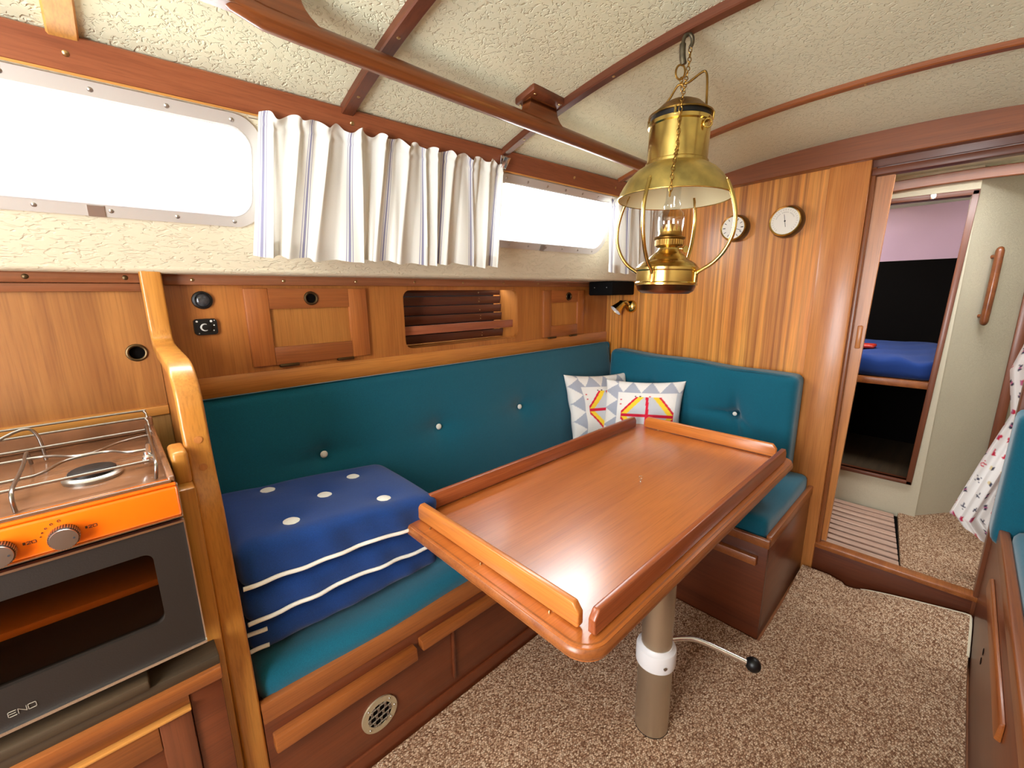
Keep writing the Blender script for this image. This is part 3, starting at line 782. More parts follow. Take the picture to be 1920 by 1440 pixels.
box('shelf_batten', (OPN[0] - 0.02, OPN[1] + 0.001), (FY + 0.035, FY + 0.047), (1.140, 1.176), 'batten', lk, 0.002)
# ledge strip under the side deck
lt = thing('trim_15', 'dark mahogany ledge strip between the lockers and the cream cabin side', 'trim', (1.2, FY - 0.02, 1.336), kind='structure')
box('strip', (0.118, 2.238), (FY - 0.022, FY + 0.02), (1.336, 1.366), 'trim_x', lt, 0.003)
for i in range(9): screw((0.19 + i * 0.235, FY - 0.0225, 1.350), (0, -1, 0), lt, 'screw', 0.005)

# instruments on the locker front
g = thing('round_gauge', 'round dark gauge with a glossy lens above the square heater control', 'gauge', (0.208, FY, 1.294))
lathe('bezel', [(0.024, 0), (0.0255, 0.003), (0.024, 0.008), (0.019, 0.010), (0.018, 0.006)], (0.208, FY, 1.294), 'black', g, (0, -1, 0), 32)
lathe('lens', [(0.018, 0), (0.014, 0.004), (0.007, 0.006), (0.0006, 0.0068)], (0.208, FY - 0.0055, 1.294), 'lens', g, (0, -1, 0), 24)
hc = thing('heater_control', 'black square heater control with a white crescent mark', 'control', (0.206, FY, 1.217))
plate('face_plate', rr(0.178, 0.234, 1.195, 1.241, 0.009), [], lambda a, b: Vector((a, FY - 0.010, b)), (0, 0.0105, 0), 'black', hc)
lathe('dial_knob', [(0.0135, 0), (0.0125, 0.007), (0.0006, 0.008)], (0.207, FY - 0.0098, 1.217), 'black', hc, (0, -1, 0), 24)
arc = [(0.203 + 0.0095 * math.cos(R(a)), FY - 0.0172, 1.217 + 0.0095 * math.sin(R(a))) for a in range(60, 301, 20)]
tube('crescent_mark', arc, [0.0009 + 0.0016 * math.sin(math.pi * i / (len(arc) - 1)) for i in range(len(arc))], 'whitemark', hc, 6)
for x, z, r in ((0.186, 1.234, 0.0028), (0.220, 1.234, 0.0032), (0.228, 1.236, 0.0014), (0.188, 1.200, 0.0014), (0.226, 1.222, 0.002), (0.224, 1.207, 0.0018)):
    lathe('symbol', [(r, 0), (r, 0.0008)], (x, FY - 0.0098, z), 'whitemark', hc, (0, -1, 0), 10)

# =================================================================== GALLEY
GY = 1.50
ga = thing('wall_galley', 'pale veneer galley panel with a round finger hole behind the stove', 'wall', (-0.3, GY, 0.9), kind='structure')
plate('veneer_panel', [(-0.9, 1.0), (0.089, 1.0), (0.089, 1.345), (-0.9, 1.345)], [circ(0.045, 1.160, 0.0175)], lambda a, b: Vector((a, GY, b)), (0, 0.012, 0), 'galley', ga)
v, F = tubev([(x, GY - 0.001, z) for x, z in circ(0.045, 1.160, 0.0195, 28)], 0.0038, 8, True); mk('finger_hole_ring', v, F, 'hinge', ga, True)
lathe('finger_hole', [(0.019, 0), (0.018, 0.006)], (0.045, GY + 0.010, 1.160), 'void', ga, (0, 1, 0), 24)
box('top_strip', (-0.9, 0.089), (GY - 0.012, GY + 0.012), (1.319, 1.339), 'trim_x', ga, 0.002)
tb = box('top_board', (-0.9, 0.089), (GY - 0.02, GY + 0.012), (1.340, 1.366), 'trim_x', ga, 0.003)
for x in (-0.12, 0.05, -0.35): screw((x, GY - 0.0205, 1.353), (0, -1, 0), tb, 'hinge', 0.006)
box('ledge_strip', (-0.9, 0.089), (GY - 0.016, GY + 0.012), (0.986, 1.012), 'honey_x', ga, 0.003)
box('stained_board', (-0.9, 0.089), (GY - 0.005, GY + 0.012), (0.60, 0.986), 'stain', ga, 0)

# curved partition post
prof = smoothpath([(1.447, 1.384, 0), (1.448, 1.26, 0), (1.440, 1.205, 0), (1.40, 1.186, 0), (1.28, 1.177, 0), (1.16, 1.168, 0), (1.105, 1.146, 0), (1.072, 1.10, 0), (1.062, 1.03, 0), (1.048, 0.95, 0),
                   (1.020, 0.86, 0), (1.008, 0.73, 0), (0.990, 0.55, 0), (0.978, 0.40, 0), (0.974, 0.2, 0), (0.974, 0.0, 0)], 5)
pt = thing('partition_post', 'curved honey coloured post and partition between stove and settee', 'partition', (0.1, 1.2, 0))
def off2(P, d):
    out = []
    for i, p in enumerate(P):
        t = (P[min(i + 1, len(P) - 1)] - P[max(i - 1, 0)]).normalized(); out.append(Vector((p.x - t.y * d, p.y + t.x * d, 0)))
    return out
def ribbon_solid(name, P, x0, x1, depth, mat, parent, bev=0.006):
    Q = off2(P, depth)
    # keep the inner edge inboard (+y)
    if sum(q.x - p.x for p, q in zip(P, Q)) < 0: Q = off2(P, -depth)
    V = []
    for p, q in zip(P, Q):
        V += [(x0, p.x, p.y), (x1, p.x, p.y), (x1, q.x, q.y), (x0, q.x, q.y)]
    F = []
    n = len(P)
    for i in range(n - 1):
        for j in range(4): F.append((i * 4 + j, i * 4 + (j + 1) % 4, (i + 1) * 4 + (j + 1) % 4, (i + 1) * 4 + j))
    F += [(0, 1, 2, 3), tuple((n - 1) * 4 + j for j in (3, 2, 1, 0))]
    return mk(name, V, F, mat, parent, True, bev, 3, ang=50)
tr = ribbon_solid('curved_trim', prof, 0.076, 0.121, 0.03, 'honey', pt)
pl = [(p.x + 0.01, p.y) for p in prof]
plate('partition_board', pl + [(1.52, 0.0), (1.52, 1.364), (1.46, 1.372)], [], lambda a, b: Vector((0.090, a, b)), (0.014, 0, 0), 'fascia', pt)
box('batten', (0.048, 0.077), (0.985, 1.055), (0.0, 0.94), 'honey', pt, 0.006)
box('batten_block', (0.050, 0.077), (1.02, 1.10), (0.935, 1.005), 'honey', pt, 0.008, 3)
for y, z in ((1.060, 1.012), (1.050, 0.955)):
    lathe('wood_plug', [(0.0075, 0), (0.0075, 0.0012), (0.0006, 0.0014)], (0.100, y - 0.001, z), 'casing', pt, (0, -1, 0.15), 16)
screw((0.082, 1.075, 1.075), (-1, 0, 0), pt, 'screw_s', 0.004)

# lower galley cupboard
cb = thing('galley_cupboard', 'mahogany galley cupboard with a framed door below the stove', 'cupboard', (-0.3, 0.95, 0))
box('counter_board', (-0.9, 0.062), (0.93, 1.48), (0.582, 0.602), 'plank', cb, 0.002)
box('front_edge', (-0.9, 0.062), (0.918, 0.948), (0.556, 0.583), 'cap_x', cb, 0.004)
box('body', (-0.9, 0.06), (0.962, 1.48), (0.0, 0.582), 'red_x', cb, 0)
fd = box('door', (-0.42, 0.005), (0.950, 0.964), (0.06, 0.512), 'red_x', cb, 0.002)
box('top_rail', (-0.42, -0.045), (0.938, 0.951), (0.452, 0.512), 'cap_x', fd, 0.003)
box('top_bead', (-0.42, 0.006), (0.930, 0.951), (0.512, 0.519), 'honey_x', fd, 0.002)
box('stile', (-0.045, 0.005), (0.938, 0.951), (0.06, 0.512), 'dark_z', fd, 0.003)
box('face_frame', (0.006, 0.06), (0.946, 0.963), (0.0, 0.556), 'red_x', cb, 0.002)
box('face_rail', (-0.9, 0.006), (0.942, 0.963), (0.519, 0.557), 'cap_x', cb, 0.002)
pk = box('loose_plank', (-0.9, -0.043), (0.924, 1.10), (0.6025, 0.622), 'plank', bevel=0.004)
tag(pk, 'weathered grey plank lying under the stove', 'plank')

# stove ------------------------------------------------------------------
SX0, SX1, SY = -0.44, 0.046, 0.930
st = thing('galley_stove', 'orange and brown two burner galley stove with glass oven door', 'stove', (-0.2, 1.15, 0.625))
V, F = joinv([boxv(SX0, SX0 + 0.01, SY + 0.022, 1.38, 0.652, 0.95), boxv(SX1 - 0.012, SX1 - 0.002, SY + 0.022, 1.38, 0.652, 0.95), boxv(SX0, SX1 - 0.002, 1.37, 1.38, 0.652, 0.95), boxv(SX0, SX1 - 0.002, SY + 0.022, 1.38, 0.652, 0.664), boxv(SX0, SX1 - 0.002, SY + 0.022, 1.38, 0.94, 0.955)])
mk('body', V, F, 'cavity', st)
box('control_panel', (SX0, SX1), (SY - 0.006, SY + 0.03), (0.917, 0.972), 'orange', st, 0.004, 3)
box('panel_lip', (SX0, SX1), (SY - 0.002, SY + 0.03), (0.9725, 0.979), 'orange', st, 0.003)
V, F = joinv([boxv(SX0, SX1 + 0.001, SY - 0.0085, SY + 0.004, 0.9145, 0.9168), boxv(SX1, SX1 + 0.0015, SY - 0.0075, SY + 0.004, 0.9145, 0.976)])
mk('panel_trim', V, F, 'chrome', st)
dv = plate('oven_door', [(SX0, 0.652), (SX1, 0.652), (SX1, 0.9065), (SX0, 0.9065)], [rr(-0.40, -0.004, 0.722, 0.862, 0.014)], lambda a, b: Vector((a, SY - 0.004, b)), (0, 0.018, 0), 'oven', st)
plate('oven_glass', rr(-0.405, 0.001, 0.717, 0.867, 0.014), [], lambda a, b: Vector((a, SY + 0.004, b)), (0, 0.004, 0), 'ovenglass', dv)
V, F = joinv([boxv(SX0, SX1 + 0.002, SY - 0.010, SY + 0.004, 0.648, 0.6535), boxv(SX0, SX1, SY - 0.008, SY + 0.002, 0.9035, 0.9075), boxv(SX1, SX1 + 0.002, SY - 0.006, SY + 0.004, 0.652, 0.906)])
mk('door_trim', V, F, 'chrome', dv)
# silver logo letters
def stroke(pts, x, z, s, y):
    P = [(x + px * s, y, z + pz * s) for px, pz in pts]
    return joinv([tubev([a, b], 0.0006, 6) for a, b in zip(P, P[1:])])
ly, lz, ls = SY - 0.0045, 0.6705, 0.0085
parts = [stroke([(1, 1), (0.1, 1), (0, 0.9), (0, 0.1), (0.1, 0), (1, 0)], -0.202, lz, ls, ly), stroke([(0, 0.52), (0.9, 0.52)], -0.202, lz, ls, ly),
         stroke([(0, 0), (0, 1), (1, 0), (1, 1)], -0.1915, lz, ls, ly), stroke([(0, 0), (0.9, 0), (1, 0.2), (1, 0.8), (0.9, 1), (0, 1), (0, 0)], -0.181, lz, ls, ly)]
V, F = joinv(parts); tag(mk('logo_lettering', V, F, 'logo', dv), 'silver lettering reading ENO')
tyb = box('oven_tray', (SX0 + 0.02, SX1 - 0.018), (0.972, 1.10), (0.772, 0.786), 'orange', st, 0.004)
def knob(x):
    k = thing_part = lathe('knob', [(0.0175, 0.0), (0.0175, 0.013), (0.0165, 0.0165)], (x, SY - 0.006, 0.9385), 'black', st, (0, -1, 0), 36)
    lathe('knob_face', [(0.0163, 0), (0.0158, 0.0022), (0.0006, 0.0026)], (x, SY - 0.0224, 0.9385), 'steel', k, (0, -1, 0), 32)
    V, F = joinv([tubev([(x + 0.0174 * math.cos(a), SY - 0.008, 0.9385 + 0.0174 * math.sin(a)), (x + 0.0174 * math.cos(a), SY - 0.021, 0.9385 + 0.0174 * math.sin(a))], 0.0009, 5) for a in [2 * math.pi * i / 36 for i in range(36)]])
    mk('knurling', V, F, 'steel', k)
    lathe('pointer_dot', [(0.0014, 0), (0.0014, 0.0006)], (x + 0.011, SY - 0.0248, 0.9375), 'ink', k, (0, -1, 0), 10)
    y = SY - 0.0064
    def s2(pts, x0, s=0.0042):
        P = [(x0 + a * s, y, 0.9395 + b * s) for a, b in pts]; return joinv([tubev([a, b], 0.00045, 5) for a, b in zip(P, P[1:])])
    V, F = joinv([boxv(x + 0.0235, x + 0.0262, y - 0.0003, y + 0.001, 0.9397, 0.9437), s2([(0, 0.9), (0.2, 1), (0.8, 1), (1, 0.8), (0, 0), (1, 0)], x + 0.0275), s2([(0, 0), (1, 0), (1, 1), (0, 1), (0, 0)], x + 0.0328)])
    mk('temperature_mark', V, F, 'mark', st)
    for i, a in enumerate((96, 116, 134, 150, 164)):
        r = 0.0017 - 0.00025 * i
        c = (x + 0.0255 * math.cos(R(a)), y, 0.9385 + 0.0255 * math.sin(R(a)))
        v, F = tubev([(c[0] + r * math.cos(t), y, c[2] + r * math.sin(t)) for t in [2 * math.pi * q / 12 for q in range(12)]], 0.0004, 5, True)
        mk('scale_dot', v, F, 'mark', st)
for x in (-0.099, -0.166, -0.30): knob(x)
# hob
box('hob_plate', (SX0, SX1), (SY + 0.002, 1.385), (0.957, 0.9725), 'brown', st, 0.003)
for nm, a in (('hob_rim', (SX0, SX1, SY + 0.002, SY + 0.010, 0.9725, 0.984)), ('hob_rim', (SX1 - 0.010, SX1, SY + 0.002, 1.385, 0.9725, 0.990)), ('hob_back', (SX0, SX1, 1.372, 1.385, 0.9725, 1.010))):
    box(nm, a[0:2], a[2:4], a[4:6], 'brown', st, 0.003, 3)
box('rim_bead', (SX0, SX1 - 0.006), (SY + 0.0005, SY + 0.003), (0.981, 0.984), 'chrome', st, 0)
for (bx, by) in ((-0.062, 1.085), (-0.245, 1.20)):
    bo = lathe('burner', [(0.042, 0), (0.043, 0.006), (0.039, 0.010), (0.034, 0.011)], (bx, by, 0.972), 'steel', st, n=40)
    lathe('burner_cap', [(0.034, 0), (0.0335, 0.006), (0.030, 0.0085), (0.0006, 0.009)], (bx, by, 0.9825), 'black', bo, n=40)
# pot rails and grate
def wirep(name, pts, r=0.0026, sub=5): return tube(name, smoothpath(pts, sub), r, 'wire', st, 8)
ZG = 1.004
for z, y in ((1.030, 1.365), (1.016, 1.340)):
    wirep('pot_rail', [(SX0, y, z), (-0.2, y, z), (0.015, y, z), (0.032, y - 0.004, z - 0.003), (0.036, y - 0.015, z - 0.015), (0.036, y - 0.018, 0.974)])
wirep('grate_wire', [(SX0, 1.005, ZG), (-0.2, 1.005, ZG), (0.018, 1.01, ZG)])
wirep('grate_wire', [(SX0, 1.06, ZG), (-0.17, 1.06, ZG), (-0.125, 1.07, ZG), (-0.095, 1.125, ZG), (-0.04, 1.135, ZG), (-0.01, 1.10, ZG), (0.03, 1.09, ZG)])
wirep('grate_wire', [(SX0, 1.19, ZG), (-0.17, 1.19, ZG), (-0.12, 1.18, ZG), (-0.09, 1.15, ZG), (-0.06, 1.145, ZG), (-0.02, 1.19, ZG), (0.028, 1.21, ZG)])
wirep('grate_wire', [(SX0, 1.265, ZG), (-0.2, 1.265, ZG), (0.026, 1.265, ZG)])
wirep('grate_wire', [(0.022, 0.985, 0.975), (0.026, 0.99, ZG), (0.028, 1.1, ZG), (0.030, 1.25, ZG), (0.030, 1.31, ZG), (0.030, 1.33, 0.975)], 0.003)
wirep('grate_wire', [(-0.150, 0.985, 0.974), (-0.150, 0.99, ZG), (-0.150, 1.08, ZG + 0.002), (-0.152, 1.16, ZG), (-0.155, 1.24, ZG), (-0.155, 1.26, 0.975)], 0.003)
wirep('grate_wire', [(-0.135, 1.27, 0.975), (-0.140, 1.275, 1.03), (-0.16, 1.27, 1.045), (-0.22, 1.24, 1.02), (-0.26, 1.22, 1.01)], 0.003)
for cx, cy in ((0.018, 1.05), (-0.195, 0.985)):
    cl = lathe('pot_clamp', [(0.007, -0.016), (0.009, -0.012), (0.009, -0.002), (0.006, 0.002), (0.006, 0.008)], (cx, cy, ZG), 'chrome', st, n=14)
    tube('clamp_arm', [(cx, cy, ZG), (cx + 0.003, cy + 0.03, ZG + 0.004), (cx + 0.004, cy + 0.065, ZG + 0.002)], 0.0042, 'chrome', cl, 8)

# =================================================================== SETTEE (port)
PY = 0.977
sb = thing('settee_base', 'mahogany settee front with pull rails and a round vent below the seat', 'settee base', (0.9, PY, 0))
box('front_panel', (0.122, 1.63), (PY, PY + 0.02), (0.0, 0.372), 'red_x', sb, 0.001)
box('cap_rail', (0.122, 1.63), (PY - 0.004, PY + 0.018), (0.336, 0.390), 'cap_x', sb, 0.004)
box('toe_board', (0.122, 1.63), (PY - 0.006, PY + 0.002), (0.0, 0.055), 'red_x', sb, 0.001)
def pull(name, x0, x1, z0, z1, mat):
    p = [(x0, PY - 0.030, z0), (x0, PY - 0.026, z1), (x0, PY + 0.001, z0 - 0.004), (x0, PY + 0.001, z1),
         (x1, PY - 0.030, z0), (x1, PY - 0.026, z1), (x1, PY + 0.001, z0 - 0.004), (x1, PY + 0.001, z1)]
    return hexa(name, p, mat, sb, 0.004)
pull('pull_rail', 0.135, 0.508, 0.266, 0.304, 'pullw')
pull('pull_rail', 0.525, 1.10, 0.283, 0.312, 'pullw')
box('seam_bead', (0.640, 0.650), (PY - 0.009, PY + 0.001), (0.085, 0.262), 'red_x', sb, 0.003)
box('seat_board', (0.122, 2.23), (PY + 0.018, 1.50), (0.335, 0.352), 'sole', sb, 0)
# vent
VC = (0.391, PY, 0.149)
vt = thing('round_vent', 'round pierced metal vent in the settee front', 'vent', VC)
vr = 0.052
def vf(a, b): return Vector((VC[0] + a, PY - 0.005, VC[2] + b))
plate('rim', circ(0, 0, vr, 40), [circ(0, 0, 0.035, 32)], vf, (0, 0.006, 0), plain('vent_metal', (196, 184, 152), 0.45, 0.5, bump=0.4, bscale=160), vt)
lathe('duct', [(0.036, 0), (0.036, 0.002)], (VC[0], PY - 0.0015, VC[2]), 'void', vt, (0, -1, 0), 32)
for fam, n in ((0, 4), (60, 4), (120, 4)):
    for i in range(n):
        d = (i - (n - 1) / 2) * 0.0175; h = math.sqrt(max(0, 0.0355 ** 2 - d * d)); ca, sa = math.cos(R(fam + 10)), math.sin(R(fam + 10))
        a = (-sa * d - ca * h, ca * d - sa * h); b = (-sa * d + ca * h, ca * d + sa * h)
        V, F = tubev([vf(*a), vf(*b)], 0.0016, 6); mk('grille_bar', V, F, 'steel', vt)
for a in (45, 135, 225, 315, 0):
    screw(vf(0.044 * math.cos(R(a)), 0.044 * math.sin(R(a))) + Vector((0, -0.0002, 0)), (0, -1, 0), vt, 'screw_s', 0.003)

# cushions
def wseat(p):
    p = p.copy()
    if p.z > 0.42: p.z += -0.012 * math.exp(-((p.x - 0.40) / 0.3) ** 2) + 0.006 * math.sin(p.x * 9)
    if p.y < 1.02: p.y += 0.005 * math.sin(p.x * 11) - 0.008 * math.exp(-((p.z - 0.40) / 0.03) ** 2)
    return p
tag(soft('seat_cushion', (0.128, 1.60), (0.992, 1.40), (0.353, 0.446), 0.03, 'teal', res=0.028, warp=wseat), 'long teal settee seat cushion under the folded navy cushions', 'cushion')
BUT = [(0.475, 0.767), (0.945, 0.760), (1.420, 0.755)]
def yb(z): return 1.475 - (1.01 - z) / 0.56 * 0.075       # raked face of the backrest
bkc = thing('backrest_cushion', 'long teal buttoned backrest cushion along the port side', 'cushion', (1.2, 1.45, 0.45))
def wback(p):
    p = p.copy(); t = yb(p.z) - 1.41
    front = max(0, min(1, (1.47 - p.y) / 0.05))
    if p.y < 1.45:
        p.y -= 0.012 * math.sin(math.pi * (p.z - 0.44) / 0.58)
        for bx, bz in BUT:
            dx, dz = p.x - bx, p.z - bz
            p.y += 0.034 * math.exp(-(math.hypot(dx, dz) / 0.05)) + 0.010 * math.exp(-((dx / 0.16) ** 2)) * math.exp(-((dz / 0.03) ** 2))
    p.y += t * front
    return p
soft('upholstery', (0.124, 2.205), (1.41, 1.505), (0.44, 1.012), 0.022, 'teal', bkc, 0.02, wback)
for bx, bz in BUT: button('button', (bx, yb(bz) + 0.014, bz), (0, -1, 0.1), 'white_cloth', bkc, 0.0125, 0.008)
box('lower_roll', (0.124, 2.2), (1.500, 1.512), (0.44, 1.0), 'teal', bkc, 0.003)

# bench at the forward end
bn = thing('dinette_bench_base', 'dark mahogany bench box under the forward dinette cushion', 'bench base', (1.93, 0.66, 0))
BF, BE = 1.615, 0.372
box('front_panel', (BF, BF + 0.02), (BE, PY - 0.004), (0.0, 0.40), 'red_y', bn, 0.002)
box('end_panel', (BF + 0.02, BX - 0.006), (BE, BE + 0.02), (0.0, 0.40), 'red_x', bn, 0.002)
def strip(name, pts, mat): return hexa(name, pts, mat, bn, 0.003)
box('front_fiddle', (BF - 0.006, BF + 0.014), (BE - 0.004, PY - 0.006), (0.385, 0.418), 'cap_x', bn, 0.004)
box('end_fiddle', (BF + 0.014, BX - 0.006), (BE - 0.005, BE + 0.014), (0.385, 0.428), 'cap_x', bn, 0.004)
strip('pull_rail', [(BF - 0.028, 0.40, 0.315), (BF - 0.024, 0.40, 0.345), (BF - 0.028, 0.94, 0.315), (BF - 0.024, 0.94, 0.345), (BF + 0.001, 0.40, 0.310), (BF + 0.001, 0.40, 0.345), (BF + 0.001, 0.94, 0.310), (BF + 0.001, 0.94, 0.345)], 'cap_x')
box('seat_board', (BF + 0.02, BX - 0.006), (BE + 0.02, PY), (0.37, 0.388), 'sole', bn, 0)
def wb2(p):
    p = p.copy()
    if p.z > 0.45: p.z += 0.005 * math.sin(p.x * 14 + p.y * 9)
    if p.x < 1.66: p.x += 0.010 * math.exp(-((p.y - 0.46) / 0.05) ** 2) * math.exp(-((p.z - 0.445) / 0.02) ** 2)
    return p
tag(soft('bench_cushion', (BF + 0.022, BX - 0.01), (BE + 0.018, 1.39), (0.389, 0.478), 0.025, 'teal', res=0.022, warp=wb2), 'teal bench seat cushion between table and bulkhead', 'cushion')
bb2 = thing('bench_back_cushion', 'teal tufted back cushion standing against the veneer bulkhead', 'cushion', (2.17, 0.9, 0.479))
TUF = [(0.70, 0.722), (1.12, 0.73)]
def wbb(p):
    p = p.copy()
    top = 0.955 + (p.y - 0.46) / 0.94 * 0.045 + 0.003 * math.sin(p.y * 15)
    k = (p.z - 0.479) / (0.93 - 0.479); p.z = 0.479 + k * (top - 0.02 - 0.479)
    if p.x < 2.16:
        p.x -= 0.010 * math.sin(math.pi * k) + 0.004 * math.sin(p.y * 23 + p.z * 9)
        for ty, tz in TUF:
            dy, dz = p.y - ty, p.z - tz; d = math.hypot(dy, dz)
            p.x += 0.044 * math.exp(-d / 0.05)
            p.x += 0.026 * math.exp(-(dy / 0.016) ** 2) * math.exp(-(max(0, dz) / 0.085) ** 2) * (1 if dz > -0.02 else 0) + 0.026 * math.exp(-(dz / 0.016) ** 2) * math.exp(-(max(0, dy) / 0.12) ** 2) * (1 if dy > -0.02 else 0)
            p.x += 0.022 * math.exp(-((dy * 0.5 + dz * 0.87) * 0 + (dy - dz * 0.35) ** 2 / 0.0002)) * math.exp(-(d / 0.11) ** 2) * (1 if dz < 0 else 0) + 0.018 * math.exp(-((dz - dy * 0.6) ** 2 / 0.0002)) * math.exp(-(d / 0.09) ** 2) * (1 if dy < 0 else 0)
    return p
soft('upholstery', (2.105, 2.228), (0.452, 1.40), (0.479, 0.93), 0.03, 'teal', bb2, 0.011, wbb)
for ty, tz in TUF: button('button', (2.136, ty, tz), (-1, 0, 0), 'white_cloth', bb2, 0.010, 0.006)
pip = [(2.113, y, 0.932 + (y - 0.46) / 0.94 * 0.045 + 0.003 * math.sin(y * 15)) for y in lins(0.49, 1.37, 24)]
tube('seam_piping', pip, 0.003, 'teal', bb2, 6)

# =================================================================== NAVY CUSHIONS
def wnavy(seed, z0, z1):
    rn = random.Random(seed); ph = [rn.uniform(0, 6) for _ in range(5)]
    def f(p):
        p = p.copy(); t = (p.x - 0.13) / 0.53; k = (p.z - z0) / (z1 - z0)
        p.z = 0.452 + (p.z - 0.452) * (1 - 0.17 * max(0, t) ** 1.3)
        s = 0.004 * math.sin(p.x * 17 + ph[0]) * math.sin(p.y * 13 + ph[1]) + 0.0016 * math.sin(p.x * 49 + ph[2]) * (1 if p.y < 1.1 else 0.2)
        p.z += s * (0.7 if 0.1 < k < 0.95 else 0.25)
        if p.y < 1.06: p.y += 0.0035 * math.sin(p.x * 36 + ph[3]) * math.sin(math.pi * min(1, max(0, k))) + 0.002 * math.sin(p.x * 70 + p.z * 40 + ph[4])
        if p.x > 0.6: p.x += 0.008 * math.sin(p.z * 70 + ph[2])
        return p
    return f
NAV = [(0.452, 0.545, 1.050, 0.672, 'bottom'), (0.545, 0.643, 1.032, 0.662, 'middle'), (0.643, 0.752, 1.022, 0.650, 'top')]
for i, (z0, z1, y0, x1, nm) in enumerate(NAV):
    lab = {'bottom': 'navy cushion at the bottom of the folded stack on the settee', 'middle': 'navy cushion in the middle of the folded stack with white piping', 'top': 'navy cushion on top of the stack with five white buttons'}[nm]
    c = thing('folded_cushion', lab, 'cushion', (0.4, 1.22, z0), 'folded navy cushions on the settee')
    fn = wnavy(i + 3, z0, z1)
    if nm == 'top':
        NB = [(0.510, 1.315), (0.268, 1.345), (0.385, 1.22), (0.510, 1.10), (0.262, 1.105)]
        base = fn
        def fn(p, base=base):
            q = base(p)
            if p.z > 0.70:
                q.z += 0.008
                for a, b in NB: q.z -= 0.016 * math.exp(-math.hypot(p.x - a, p.y - b) / 0.03)
            return q
    soft('canvas_cover', (0.128, x1), (y0, 1.40), (z0, z1), 0.034, 'navy', c, 0.014, fn)
    if nm == 'top':
        for a, b in NB:
            q = fn(Vector((a, b, z1))); lathe('button', [(0.0205, -0.004), (0.0225, 0.002), (0.016, 0.006), (0.0006, 0.0072)], q + Vector((0, 0, 0.004)), 'white_cloth', c, n=18)
    if nm != 'bottom':
        path = [fn(Vector((x, y0 - 0.001, z0 + 0.022))) + Vector((0, -0.003, 0)) for x in lins(0.130, x1 - 0.03, 22)]
        path += [fn(Vector((x1 - 0.008, y0 + 0.012, z0 + 0.022))), fn(Vector((x1 + 0.002, y0 + 0.05, z0 + 0.022))), fn(Vector((x1 + 0.002, y0 + 0.2, z0 + 0.022)))]
        tube('piping', smoothpath(path, 2), 0.0052, 'piping', c, 8)
    else:
        for z in (0.476, 0.522):
            path = [fn(Vector((x, y0 + 0.004, z))) + Vector((0, -0.007, 0)) for x in lins(0.128, 0.168, 5)]
            tube('piping', path, 0.005, 'piping', c, 8)

# =================================================================== PILLOWS
GRY, WHI, YEL, RED, LGR = lin((170, 176, 190)), lin((236, 234, 230)), lin((246, 210, 60)), lin((214, 38, 66)), lin((198, 202, 208))
def patchcol(u, v):
    """u, v in 0..1: grey and white triangles round a white field with a yellow and red patchwork octagon"""
    B = 0.17
    if u < B or v > 1 - B or u > 1 - B * 0.4 or v < B:
        if u < B: a, b = v * 4.2, u / B
        elif v > 1 - B: a, b = u * 4.2, (1 - v) / B
        elif v < B: a, b = u * 4.2, v / B
        else: return LGR
        fr = a - math.floor(a); tri = abs(fr - 0.5) * 2
        return GRY if tri < b else WHI
    x, y = (u - 0.575) / 0.345, (v - 0.50) / 0.275
    if abs(x) < 1 and abs(y) < 1:
        s = 1.2 * abs(x) + 0.8 * abs(y)
        if abs(x + 0.06 * y * y) < 0.055 or abs(y) < 0.07: return RED
        if s < 0.98: return LGR
        if s < 1.24: return YEL
        if s < 1.36: return RED
        return WHI
    rnd = random.Random(int(u * 16) * 57 + int(v * 16) * 131)
    if rnd.random() < 0.30:
        a, b = u * 16 % 1, v * 16 % 1
        if 0.3 < a < 0.62 and 0.35 < b < 0.6: return lin((70, 70, 84)) if rnd.random() < 0.6 else lin((210, 80, 90))
    return WHI
def pillow(name, label, O, ex, ey, W, H, T, seed):
    ex, ey = Vector(ex).normalized(), Vector(ey).normalized(); en = ex.cross(ey).normalized()
    n = 120; V, C, F = [], [], []; rn = random.Random(seed); ph = [rn.uniform(0, 6) for _ in range(4)]
    for side in (1, -1):
        for i in range(n + 1):
            for j in range(n + 1):
                u, v = i / n, j / n; a, b = 2 * u - 1, 2 * v - 1
                pin = 1 - 0.10 * (1 - a * a) * 0 
                sx = a * (1 - 0.075 * (1 - b * b)) ; sy = b * (1 - 0.075 * (1 - a * a))
                h = ((1 - a * a) * (1 - b * b)) ** 0.42 * T / 2
                h += 0.005 * math.sin(a * 7 + ph[0] + b * 3) * (1 - abs(a)) + 0.005 * math.sin(b * 9 + ph[1]) * (1 - abs(b)) * (1 if abs(a) < 0.99 else 0)
                if i in (0, n) or j in (0, n): h = 0
                V.append(Vector(O) + ex * (sx * W / 2) + ey * (sy * H / 2) + en * (h * side)); C.append(patchcol(u, v) if side == 1 else LGR)
    m = (n + 1) ** 2
    for s in (0, 1):
        for i in range(n):
            for j in range(n):
                q = (i * (n + 1) + j, (i + 1) * (n + 1) + j, (i + 1) * (n + 1) + j + 1, i * (n + 1) + j + 1)
                F.append(tuple(k + s * m for k in (q if s == 0 else q[::-1])))
    # weld the two rims
    used = {}
    def rim(k):
        i, j = divmod(k % m, n + 1)
        return (k % m) if (i in (0, n) or j in (0, n)) else k
    F = [tuple(rim(k) for k in f) for f in F]
    keep = sorted({k for f in F for k in f}); mp = {k: i for i, k in enumerate(keep)}
    o = mk(name, [V[k] for k in keep], [tuple(mp[k] for k in f) for f in F], 'patch', smooth=True, col=[C[k] for k in keep])
    return tag(o, label, 'pillow', 'patchwork pillows in the dinette corner')
pillow('patchwork_pillow', 'patchwork pillow leaning on the port backrest, partly hidden by the other', (1.905, 1.315, 0.672), (0.93, -0.36, -0.05), (0.10, 0.28, 1), 0.40, 0.40, 0.13, 1)
